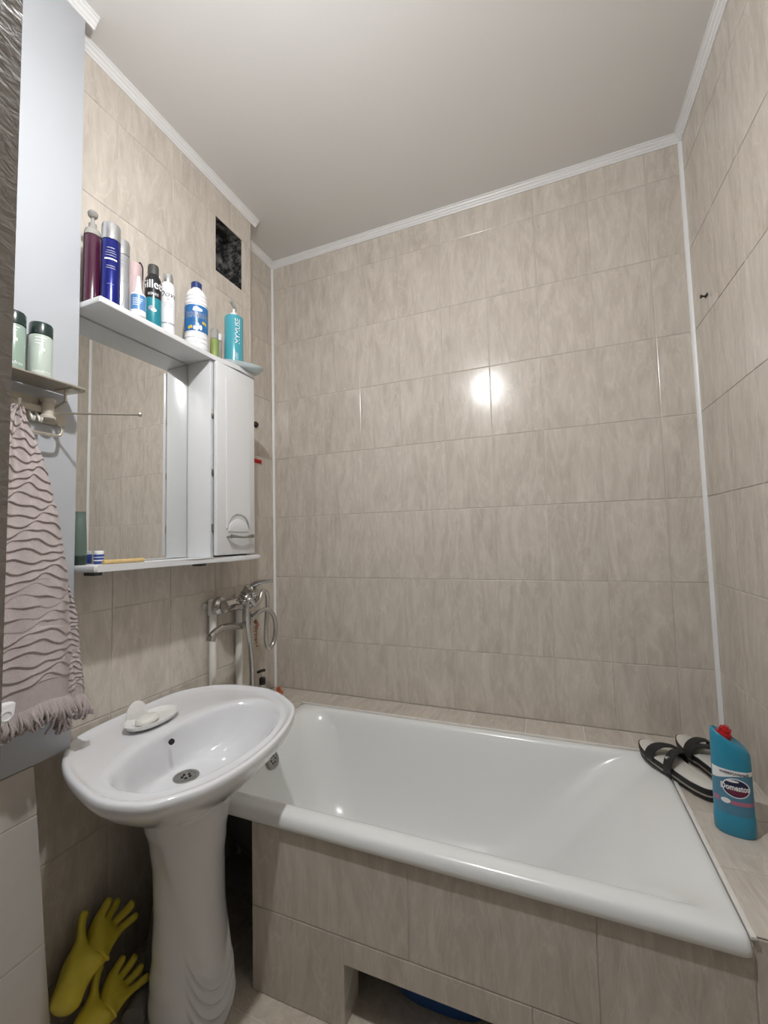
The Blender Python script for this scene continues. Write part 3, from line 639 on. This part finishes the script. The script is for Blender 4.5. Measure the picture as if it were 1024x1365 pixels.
# two green bottles on its shelf
for i, (x, y, body, lab) in enumerate(((-1.084, .535, 'sage_glass', 'sage green toner bottle with a dark cap, nearer the doorway on the rack shelf'), (-1.088, .592, 'sage_glass_pale', 'paler translucent green bottle with a dark cap, beside the swing arm pivot'))):
    t = thing('toner_bottle', lab, 'bottle', (x, y, 1.5872), facing(x, y))
    r_ = .0225
    lathe('body', rnd(r_, .106, .003), body, t); lathe('cap', [(r_, .1065), (r_, .132), (r_-.002, .1355), (r_-.006, .137)], 'dark_green_cap', t)
    lettering('innisfree', .0105, 'print_white', t, cyl_map(r_, .018, .1))
    cyl_patch('leaf_emblem', r_, .066, .073, .12, .36, 'print_white', t, 6); cyl_patch('leaf_emblem', r_, .070, .078, .06, .18, 'print_white', t, 6)
    for k in range(3): cyl_patch('print_line', r_, .096-.007*k, .098-.007*k, -.5, .5-.2*k, 'print_white', t)

# ------------------------------------------------------------------ towel
tw = thing('towel', 'mauve grey crinkled towel with a fringed hem hanging from the rack hooks', 'towel', (XP+.03, .56, .80))
def towel_layer(name, top, bot, yl, yr, xo, nu, nv, amp, sx):
    bm = bmesh.new(); rings = []
    for j in range(nv+1):
        v = j/nv; z = top+(bot-top)*v; row = []
        a = yl(v); b_ = yr(v)
        for i in range(nu+1):
            u = i/nu; y = a+(b_-a)*u
            fold = .010*math.sin(u*9.0+1.5*v)*(.35+.65*v) + .004*math.sin(u*21+3*v)
            if v < .915:
                vv = v*33.0
                def bnd(k): return k+.34*math.sin(2*PI*1.75*u+k*1.15)+.16*math.sin(2*PI*4.1*u+k*2.9)
                k = math.floor(vv)-1
                while bnd(k+1) <= vv: k += 1
                if bnd(k) > vv: k -= 1
                b0, b1 = bnd(k), bnd(k+1); fr = (vv-b0)/max(.15, b1-b0); fr = max(0, min(1, fr))
                rid = (fr**1.3) if fr < .90 else max(0, (1-fr)/.10)*.90**1.3
                rid *= min(1, (b1-b0)/.8); msk = 1.0
                if .58 < v < .74: msk = .35+.65*max(0, math.sin(u*14+k*2.1))
            else: rid = .0; msk = 1
            x = xo(u, v)+fold+amp*rid*msk
            row.append((x-XP-.03, y-.56, z-.80-.010*math.sin(u*7)*v))
        rings.append(row)
    back = [[(p[0]-.006, p[1], p[2]) for p in r] for r in rings]
    add_rings(bm, rings, closed=False); add_rings(bm, [r[::-1] for r in back], closed=False)
    for r0, r1 in ((rings, back),):
        pass
    o = finish(bm, name, 'towel', tw, 60, recalc=False)
    return o, rings
def interp(tab, v):
    for (v0, a0), (v1, a1) in zip(tab, tab[1:]):
        if v <= v1: t = (v-v0)/(v1-v0); return a0+(a1-a0)*t
    return tab[-1][1]
front, fr_r = towel_layer('front_layer', 1.518, .842, lambda v: interp([(0, .535), (.1, .50), (.4, .45), (1, .42)], v), lambda v: interp([(0, .556), (.05, .566), (.18, .603), (.35, .634), (.55, .659), (.8, .674), (1, .684)], v), lambda u, v: XP+.040+.006*v+.028*math.sin(min(1, u*1.05)*PI)*(.3+.7*v), 110, 520, .0046, 1)
backl, bk_r = towel_layer('back_layer', 1.20, .822, lambda v: interp([(0, .60), (1, .63)], v), lambda v: interp([(0, .640), (.4, .690), (1, .716)], v), lambda u, v: XP+.022+.02*v+.008*math.sin(u*6), 40, 260, .0044, 1)
bm = bmesh.new(); rr = random.Random(3)
for row, step, ln in ((fr_r[-1], 1, .030), (bk_r[-1], 1, .034)):
    for p in row[::step]:
        for q in range(3):
            x, y, z = p; dx, dy = rr.uniform(-.012, .014), rr.uniform(-.010, .016); l_ = ln*rr.uniform(.7, 1.15)
            pts = catmull([(x, y, z+.012), (x+dx*.8+.006, y+dy*.3, z-l_*.4), (x+dx, y+dy, z-l_), (x+dx*.6, y+dy*1.5, z-l_*1.05)], 2)
            add_tube(bm, pts, .0024, 5)
fr = finish(bm, 'fringe', 'towel', tw, 60); fr['kind'] = 'stuff'

# white plastic holder low on the pier
t = thing('paper_holder', 'white plastic holder arm screwed low on the white pier under the towel', 'holder', (XP+.0006, .53, .86))
box('arm', (0, -.03, -.024), (.068, .026, .024), 'white_plastic', t, .006, 3)
bm = bmesh.new(); add_rings(bm, [[(.0678+d, -.000+r*math.cos(2*PI*i/24), -.002+r*math.sin(2*PI*i/24)) for i in range(24)] for r, d in ((.011, -.002), (.011, .0018), (.0085, .0018), (.0078, -.0005), (.001, -.0005))], True, True); finish(bm, 'boss', 'white_plastic', t, 30)

# ------------------------------------------------------------------ water pipes and shower mixer
for y, lab, z1 in ((1.226, 'white plastic water pipe beneath the left inlet of the mixer', .962), (1.366, 'white plastic water pipe half hidden behind the hanging shower hose', .962)):
    t = thing('water_pipe', lab, 'pipe', (XL+.0185, y, .0005))
    lathe('tube', [(.0135, 0), (.0135, z1)], 'pipe_white', t, 20)
    lathe('elbow', [(.0135, z1-.03), (.0185, z1-.028), (.0185, z1+.016), (.0165, z1+.024), (.008, z1+.028)], 'pipe_white', t, 22)
    tube('outlet', [(0, 0, z1+.006), (.030, 0, z1+.006)], .014, 'pipe_white', t, 16)
    if y < 1.3:
        bm = bmesh.new(); M = Matrix.Translation((-.012, -.026, z1+.006)) @ Matrix.Rotation(PI/2, 4, 'Y')
        add_rings(bm, [circ(.0085, -.004, 18), circ(.0085, .004, 18), circ(.0042, .004, 18), circ(.0042, -.004, 18)]); bm.transform(M); add_box(bm, (-.016, -.02, z1+.0), (-.008, -.008, z1+.012)); finish(bm, 'mounting_ear', 'pipe_white', t, 35)
MX = thing('shower_mixer', 'old chrome bath mixer tap with lever, swivel spout and coiled shower hose', 'mixer tap', (XL+.03, 1.31, .97))
def Q(p): return (p[0]-XL-.03, p[1]-1.31, p[2]-.97)
XB = -1.118; ZM = .968
for y in (1.226, 1.366):
    bm = bmesh.new(); M = Matrix.Translation(Q((XL+.050, y, ZM))) @ Matrix.Rotation(PI/2, 4, 'Y')
    add_rings(bm, [circ(r, z, 28) for r, z in ((.034, -.006), (.034, -.003), (.031, .008), (.021, .016), (.0175, .020), (.0175, .030))], True, True); bm.transform(M); finish(bm, 'flange', 'chrome', MX, 35)
    tube('inlet', [Q((XL+.066, y, ZM)), Q((XB+.006, y, ZM))], .016, 'chrome', MX, 18)
tube('body', [Q((XB+.004, 1.206, ZM)), Q((XB+.004, 1.21, ZM)), Q((XB+.006, 1.26, ZM+.001)), Q((XB+.012, 1.30, ZM+.002)), Q((XB+.008, 1.345, ZM+.001)), Q((XB+.004, 1.38, ZM)), Q((XB+.004, 1.386, ZM))], .021, 'chrome', MX, 24, [.014, .023, .024, .029, .026, .023, .014])
ax = Vector((.45, 0, .89)).normalized(); Mh = Matrix.Translation(Q((XB+.026, 1.305, ZM+.008))) @ ax.to_track_quat('Z', 'Y').to_matrix().to_4x4()
cp = disc_at('cartridge_housing', [(.030, -.014), (.036, .0), (.038, .008), (.035, .014), (.031, .016), (.033, .020), (.033, .028), (.030, .032)], 'chrome', MX, Mh)
hd = disc_at('handle_dome', [(.028, .0325), (.0295, .036), (.029, .052), (.025, .060), (.010, .064)], 'chrome', MX, Mh)
tube('lever', catmull([Q((XB+.045, 1.306, ZM+.058)), Q((XB+.066, 1.312, ZM+.074)), Q((XB+.092, 1.322, ZM+.081)), Q((XB+.125, 1.336, ZM+.084))], 5), .006, 'chrome', hd, 12, [.012-.0004*i for i in range(16)])
# diverter below body, spout swung toward the basin
tube('diverter', [Q((XB+.014, 1.312, ZM-.015)), Q((XB+.018, 1.312, ZM-.035)), Q((XB+.020, 1.312, ZM-.036)), Q((XB+.022, 1.311, ZM-.082)), Q((XB+.022, 1.311, ZM-.084))], .013, 'chrome', MX, 18, [.012, .012, .016, .016, .010])
tube('spout', catmull([Q((XB+.022, 1.311, ZM-.080)), Q((XB+.034, 1.262, ZM-.078)), Q((XB+.046, 1.20, ZM-.064)), Q((XB+.056, 1.14, ZM-.060)), Q((XB+.060, 1.105, ZM-.068)), Q((XB+.061, 1.090, ZM-.078))], 6), .0125, 'chrome', MX, 16)
tube('spout_tip', [Q((XB+.061, 1.092, ZM-.074)), Q((XB+.0615, 1.086, ZM-.090))], .0155, 'chrome', MX, 16)
tube('hose_outlet', [Q((XB+.022, 1.311, ZM-.055)), Q((XB+.040, 1.325, ZM-.054))], .011, 'chrome', MX, 14)
hose = [(XB+.040, 1.325, ZM-.054), (XB+.055, 1.345, ZM-.038), (XB+.062, 1.385, ZM-.036), (XB+.060, 1.425, ZM-.065), (XB+.056, 1.445, ZM-.120), (XB+.054, 1.432, ZM-.178), (XB+.052, 1.405, ZM-.190), (XB+.052, 1.388, ZM-.160), (XB+.056, 1.385, ZM-.09), (XB+.060, 1.388, ZM-.02), (XB+.066, 1.378, ZM+.028), (XB+.066, 1.350, ZM+.040), (XB+.072, 1.325, ZM+.012), (XB+.078, 1.290, ZM-.002), (XB+.078, 1.268, ZM+.020), (XB+.070, 1.258, ZM+.012), (XB+.064, 1.264, ZM-.05), (XB+.052, 1.290, ZM-.14), (XB+.036, 1.318, ZM-.22), (XB+.022, 1.338, ZM-.30), (XB+.010, 1.345, ZM-.40), (XB+.008, 1.345, .482)]
tube('hose', catmull([Q(p) for p in hose], 7), .0088, 'chrome_hose', MX, 10)
bm = bmesh.new(); rr = random.Random(5)
for k in range(9):
    bmesh.ops.create_icosphere(bm, subdivisions=1, radius=.0045 if k > 2 else .008, matrix=Matrix.Translation((.004*math.sin(k*1.7), .005*math.sin(k*1.1), -.0115*k)))
add_tube(bm, [(0, 0, .012), (.002, .003, -.045), (0, 0, -.093)], .0016, 6)
o = finish(bm, 'bead_chain', 'rust_chain', None, 60); o.location = (XB+.046, 1.334, ZM-.075); tag(o, 'short brown bead chain dangling under the chrome mixer', 'chain')

# ------------------------------------------------------------------ things on the ledge
t = thing('soap_dispenser', 'small pump bottle with a black pump on the tub ledge behind the basin', 'bottle', (-1.222, 1.563, .4755), facing(-1.2, 1.57))
lathe('body', [(.020, 0), (.022, .003), (.022, .070), (.016, .088), (.012, .092)], 'clear_plastic', t); lathe('collar', [(.0135, .0925), (.0140, .116), (.0100, .122), (.006, .124)], 'black_plastic', t)
lathe('pump_stem', [(.0042, .123), (.0042, .142)], 'white_plastic', t, 12); tube('pump_head', catmull([(-.002, .012, .150), (0, .004, .152), (.004, -.010, .150), (.004, -.022, .146)], 4), .0062, 'black_plastic', t, 12)
cyl_patch('paper_label', .022, .012, .066, -1.2, .2, 'label_pink', t, off=.0006); cyl_patch('paper_label', .022, .012, .066, .25, 1.2, 'print_white', t, off=.0006)
t = thing('orange_cap', 'orange plastic stopper in the far corner of the tiled ledge', 'stopper', (-1.235, 1.700, .4755))
lathe('base', [(.020, 0), (.021, .003), (.021, .012), (.018, .015)], 'orange_plastic', t, 24); lathe('neck', [(.010, .0152), (.010, .032), (.008, .034)], 'orange_plastic', t, 18)
# hooks on the alcove wall
o = disc_at('wall_hook', [(.015, 0), (.015, .004), (.010, .012), (.003, .015)], 'hook_black', None, Matrix.Identity(4)); o.matrix_world = Matrix.Translation((XA+.0003, 1.643, 1.772)) @ Matrix.Rotation(PI/2, 4, 'Y')
tag(o, 'round black knob hook on the alcove tiles beside the cabinet', 'hook')
t = thing('wall_hook', 'red plastic adhesive hook on the alcove tiles below the black knob', 'hook', (XA+.0004, 1.650, 1.594))
box('plate', (0, -.036, -.010), (.004, .036, .010), 'red_plastic', t, .002); tube('hook', catmull([(.004, .012, .0), (.012, .012, -.004), (.016, .012, .004)], 4), .004, 'red_plastic', t, 8)
# small screw stub on the right wall
t = thing('wall_screw', 'tiny dark screw left in the right-hand wall tiles', 'screw', (XR-.0006, 1.650, 1.980))
tube('shank', [(0, 0, 0), (-.012, 0, .001)], .0028, 'rubber_black', t, 10); tube('screw_head', [(-.012, 0, .001), (-.016, 0, .0012)], .006, 'rubber_black', t, 12); box('plug', (-.003, -.016, -.005), (0, .004, .003), 'rubber_black', t)

# ------------------------------------------------------------------ soap dish on the basin
SDX, SDY, SDZ = -1.068, .880, .7035
t = thing('soap_dish', 'white oval plastic soap dish on the back deck of the basin', 'soap dish', (SDX, SDY, SDZ), math.radians(4))
bm = bmesh.new(); add_rings(bm, [outl(a, b, 2.2, 0, 0, z, n=44) for a, b, z in ((.036, .058, 0), (.045, .072, .004), (.051, .080, .016), (.049, .078, .0168), (.042, .068, .0075), (.034, .056, .006))], True, True); finish(bm, 'dish', 'soap_dish', t, 45)
# raised back tab of the dish
ol = [(.036*math.cos(PI*k/16)*-1, .008+.048*math.sin(PI*k/16)) for k in range(17)]
prism('back_tab', ol, lambda u, v, k: (-.046+.004*k-.12*(v-.008), u-.010, v), 'soap_dish', t, 40, .0012)
o = bmesh.new(); add_rings(o, [outl(a, b, 2.4, 0, 0, z, n=32) for a, b, z in ((.018, .026, 0), (.024, .033, .005), (.024, .033, .011), (.019, .028, .016), (.008, .012, .0175))], True, True)
o = finish(o, 'soap_bar', 'soap', None, 50); o.location = (SDX+.008, SDY-.022, SDZ+.0085); o.rotation_euler = (.0, .0, .25); tag(o, 'worn cream soap bar lying in the white soap dish', 'soap')

# ------------------------------------------------------------------ sandals and cleaner bottle on the ledge
def foot_outline(off=0.0, n=56):
    pts = []
    for i in range(n):
        t_ = 2*PI*i/n; c, s = math.cos(t_), math.sin(t_)
        L_ = .138-off; wdt = (.047 if c > 0 else .040)-off
        waist = 1-.10*math.exp(-((c+.15)/.35)**2)
        pts.append((L_*math.copysign(abs(c)**.78, c), wdt*waist*math.copysign(abs(s)**.80, s)+.004*c))
    return pts
def sandal(label, loc, rz, mirror=1):
    t = thing('slide_sandal', label, 'sandal', loc, rz, 'pair of slide sandals')
    def layer(name, z0, z1, o0, o1, m_):
        bm = bmesh.new()
        def zz(x, z): return z+(.010*max(0, (x-.08)/.06)**2 if x > .08 else 0)
        add_rings(bm, [[(x, mirror*y, zz(x, z)) for x, y in foot_outline(o)] for o, z in ((o0+.002, z0), (o0, z0+.002), (o1, z1))], True, True)
        return finish(bm, name, m_, t, 40)
    layer('outsole', 0, .008, .004, .003, 'rubber_black'); layer('welt', .008, .015, .004, .004, 'outsole'); layer('midsole', .015, .029, .001, .001, 'rubber_black'); layer('footbed', .0285, .0335, .004, .008, 'footbed')
    for x0, x1, wv in ((.052, .028, .036), (-.026, .022, .032)):
        bm = bmesh.new(); n = 16; rows = []
        for k in range(n+1):
            a = PI*k/n; s = math.cos(a)                       # +1 at +y side, -1 at -y side
            xc = x0+(x1-x0)*(1-s)/2
            y = .0455*s; z = .020+.048*math.sin(a)**.75
            rows.append([(xc-wv/2, mirror*y*.98, z-.003), (xc-wv/2, mirror*y*1.03, z), (xc, mirror*y*1.05, z+.002), (xc+wv/2, mirror*y*1.03, z-.004), (xc+wv/2, mirror*y*.98, z-.007), (xc, mirror*y*.99, z-.002)])
        add_rings(bm, rows, True, True); st = finish(bm, 'strap', 'rubber_black', t, 45)
        if x0 < .0:
            box('buckle', (-.022, mirror*.036-.005, .0545), (-.014, mirror*.036+.005, .060), 'silver_cap', st, .001)
    return t
SZ = .4795
sandal('black cross-strap slide sandal nearer the bathtub, sole edge over the rim', (.316, 1.518, SZ), math.radians(115), 1)
sandal('black cross-strap slide sandal against the wall, partly behind the blue cleaner bottle', (.418, 1.588, SZ), math.radians(108), -1)

t = thing('cleaner_bottle', 'turquoise toilet cleaner bottle with a red cap on the tub ledge', 'bottle', (.384, 1.290, .4758), math.radians(-103))
# local: +x toward the viewer, +y to the right of the label
HX, HY = .028, .040
def dom_ring(k, z, slant, cy=0.0, kx=1.0): return [(x*k*kx, y*k+cy, z-slant*(y*k+HY)) for x, y in [(HX*math.copysign(abs(math.cos(a))**.85, math.cos(a)), HY*math.copysign(abs(math.sin(a))**.85, math.sin(a))) for a in [2*PI*i/48 for i in range(48)]]]
bm = bmesh.new()
add_rings(bm, [dom_ring(.93, 0, 0), dom_ring(1.0, .004, 0), dom_ring(1.02, .030, 0), dom_ring(1.0, .045, 0), dom_ring(.98, .048, 0), dom_ring(.965, .150, 0), dom_ring(.97, .154, 0), dom_ring(.96, .190, .10), dom_ring(.945, .228, .52), dom_ring(.90, .240, .62), dom_ring(.80, .2445, .64), dom_ring(.50, .244, .60, -.008), dom_ring(.36, .244, .55, -.010)], True, True)
finish(bm, 'body', 'teal_liquid_bottle', t, 40)
cd = Vector((0, .30, .95)).normalized(); Mc = Matrix.Translation((0, -.012, .219)) @ cd.to_track_quat('Z', 'Y').to_matrix().to_4x4()
bm = bmesh.new(); n = 40
add_rings(bm, [[((r+(.0011 if i % 2 and rib else 0))*math.cos(2*PI*i/n), (r+(.0011 if i % 2 and rib else 0))*math.sin(2*PI*i/n), z) for i in range(n)] for r, z, rib in ((.0155, 0, 1), (.0155, .010, 1), (.0125, .0115, 0), (.0115, .020, 1), (.0075, .0215, 0), (.006, .028, 0))], True, True); bm.transform(Mc); cp = finish(bm, 'cap', 'red_plastic', t, 30)
for a in (.6, 2.2, 3.8, 5.2):
    bm = bmesh.new(); add_box(bm, (-.003, -.003, .012), (.003, .003, .022)); bm.transform(Mc @ Matrix.Translation((.011*math.cos(a), .011*math.sin(a), 0))); finish(bm, 'cap_lug', 'red_plastic', cp)
def dmap(zc, yc=0.0, off=.0006, k=.972):
    def f(u, v):
        y = u+yc; q = max(-.999, min(.999, y/(HY*k))); s = abs(q)**(1/.85); c = math.sqrt(max(0, 1-s*s))
        return (HX*k*c**.85+off, y, zc+v)
    return f
def dpatch(name, pts, zc, yc, material, off=.0005):
    """flat print patch given as list of columns (y, z0, z1)"""
    bm = bmesh.new(); f = dmap(zc, yc, off)
    add_rings(bm, [[f(y, z0) for y, z0, z1 in pts], [f(y, z1) for y, z0, z1 in pts]], closed=False)
    return finish(bm, name, material, t, 40, recalc=False)
ys = [-.0375+.075*i/24 for i in range(25)]
dpatch('paper_label', [(y, -.0, .104) for y in ys], .049, 0, 'domestic_label', .0004)
dpatch('label_band', [(y, .082+.012*math.cos((y-.03)/.034), .104) for y in ys], .049, 0, 'print_white', .0007)
def dell(name, cy, cz, a, b, material, off, z0=-1, z1=1):
    yy = [cy+a*math.sin(-PI/2+PI*i/20) for i in range(21)]
    return dpatch(name, [(y, max(-b*math.sqrt(max(0, 1-((y-cy)/a)**2)), z0*b), min(b*math.sqrt(max(0, 1-((y-cy)/a)**2)), z1*b)) for y in yy], cz, 0, material, off)
dell('logo_ring', .005, .113, .0265, .0225, 'print_white', .0009); dell('logo_field', .005, .113, .0245, .0200, 'label_navy', .0011); dell('logo_lower', .007, .113, .0215, .0175, 'label_maroon', .0013, -1, -.25)
dell('logo_gleam', -.002, .1285, .013, .0028, 'print_white', .0014)
lettering('Domestos', .0185, 'print_white', t, dmap(.114, .003, .0018), squeeze=.70, bold=.0006)
lettering('УНИВЕРСАЛЬНЫЙ', .0075, 'print_dark', t, dmap(.1455, .003, .0012), bold=.0002, squeeze=.80)
dpatch('label_strip', [(y, 0, .009) for y in ys[10:]], .074, 0, 'label_pink', .0008); dpatch('label_strip', [(y, 0, .012) for y in ys[:4]], .074, 0, 'label_pink', .0008)
dell('label_swirl', -.016, .080, .009, .006, 'print_white', .0010)

# ------------------------------------------------------------------ under the basin: gloves, bucket, drain pipe
def skin_mesh(verts, edges, radii, name, material, parent, sub=2):
    me = bpy.data.meshes.new(name); me.from_pydata(verts, edges, []); o = bpy.data.objects.new(name, me); COL.objects.link(o)
    md = o.modifiers.new('s', 'SKIN'); md.use_smooth_shade = True
    for i, sv in enumerate(me.skin_vertices[0].data): sv.radius = radii[i]; sv.use_root = (i == 0)
    sm = o.modifiers.new('d', 'SUBSURF'); sm.levels = sub; sm.render_levels = sub
    dg = bpy.context.evaluated_depsgraph_get(); dg.update(); ev = bpy.data.meshes.new_from_object(o.evaluated_get(dg))
    bpy.data.objects.remove(o); bpy.data.meshes.remove(me)
    ev.name = name; ev.materials.clear(); ev.materials.append(MATS[material]); ev.polygons.foreach_set('use_smooth', [True]*len(ev.polygons))
    o2 = bpy.data.objects.new(name, ev); COL.objects.link(o2)
    if parent: o2.parent = parent
    return o2
def glove(label, M, curl, spread):
    V = [(0, 0, 0), (0, 0, .05)]; E = [(0, 1)]; Rr = [(.064, .034), (.062, .030)]
    V += [(0, 0, -.05), (.004, .002, -.10)]; E += [(0, 2), (2, 3)]; Rr += [(.066, .038), (.078, .044)]
    for k, (yb, ln) in enumerate(((-.036, .050), (-.013, .062), (.012, .064), (.036, .054))):
        a = spread*(k-1.5); base = len(V)
        V.append((.002, yb, .088)); Rr.append((.0175, .014)); E.append((1, base))
        for q in range(1, 4):
            t_ = q/3; V.append((curl[k]*t_*t_*.05+.002, yb+math.sin(a)*ln*t_, .088+ln*t_*math.cos(a))); Rr.append((.0165-.004*t_, .0135-.002*t_)); E.append((len(V)-2, len(V)-1))
    b0 = len(V); V += [(.004, -.052, .03), (.012, -.075, .060), (.016, -.086, .088)]; Rr += [(.020, .016), (.017, .014), (.013, .012)]; E += [(0, b0), (b0, b0+1), (b0+1, b0+2)]
    o = skin_mesh(V, E, Rr, 'rubber_glove', 'glove_yellow', None)
    # crumple
    for v in o.data.vertices:
        c = v.co; c.x += .006*math.sin(c.y*70+c.z*40)+.004*math.sin(c.z*95+c.y*30); c.y += .004*math.sin(c.z*60)
    o.matrix_world = M; return tag(o, label, 'glove', 'yellow rubber gloves')
E_ = lambda x, y, z: Matrix.Rotation(z, 4, 'Z') @ Matrix.Rotation(y, 4, 'Y') @ Matrix.Rotation(x, 4, 'X')
def orient(loc, d, nrm):
    z = Vector(d).normalized(); x = Vector(nrm); x = (x-z*x.dot(z)).normalized(); y = z.cross(x)
    return Matrix(((x.x, y.x, z.x, loc[0]), (x.y, y.y, z.y, loc[1]), (x.z, y.z, z.z, loc[2]), (0, 0, 0, 1)))
glove('yellow rubber glove leaning on the wall tiles with its fingers upward', orient((-1.122, .742, .165), (-.10, .80, .45), (.85, -.30, .50)) @ Matrix.Scale(.86, 4), (.3, -.2, .5, .2), .22)
glove('yellow rubber glove lying on the floor against the leaning one', orient((-1.066, .730, .064), (-.04, .93, .30), (.75, -.30, .70)) @ Matrix.Scale(.80, 4), (.2, .6, .1, .4), .20)
o = tube('drain_pipe', catmull([(-1.170, 1.06, .30), (-1.14, 1.03, .285), (-1.11, .97, .20), (-1.078, .915, .10), (-1.055, .88, .036), (-1.015, .79, .0285)], 6), .028, 'pipe_grey', None, 16)
tag(o, 'grey plastic drain pipe sloping to the floor beside the pedestal', 'pipe')
# blue basin stored in the niche under the tub
t = thing('wash_tub', 'blue plastic basin pushed into the niche of the tiled tub apron', 'basin', (-.325, 1.182, .0005))
bm = bmesh.new(); add_rings(bm, [outl(a, b, 2.8, 0, 0, z, n=40) for a, b, z in ((.13, .085, 0), (.14, .093, .004), (.165, .115, .070), (.172, .122, .072), (.172, .122, .077), (.163, .113, .077), (.136, .089, .008))], True, True); finish(bm, 'body', 'basin_blue', t, 40)

# ------------------------------------------------------------------ the lamp
lp = thing('pendant_lamp', 'bare frosted bulb hanging from the ceiling on a short white cord', 'lamp', (BULB_POS[0], BULB_POS[1], ZC))
d_ = BULB_POS[2]-ZC
lathe('ceiling_rose', [(.045, -.002), (.045, -.016), (.030, -.026), (.006, -.030)], 'cord_white', lp, 28)
tube('cord', [(0, 0, -.028), (0, 0, d_+.13)], .003, 'cord_white', lp, 8)
lathe('socket', [(.008, d_+.135), (.018, d_+.125), (.019, d_+.080), (.015, d_+.076)], 'cord_white', lp, 20)
lathe('bulb_light_block', [(.0145, d_+.0755), (.0165, d_+.060), (.024, d_+.026), (.031, d_+.0015), (.031, d_+.0008)], 'cord_white', lp, 28)  # unseen opaque top half, added to cut light on ceiling and upper walls
lathe('bulb', [(.0308, d_+.0006), (.0308, d_-.004), (.0285, d_-.014), (.0235, d_-.022), (.015, d_-.0285), (.005, d_-.031)], 'bulb', lp, 24)
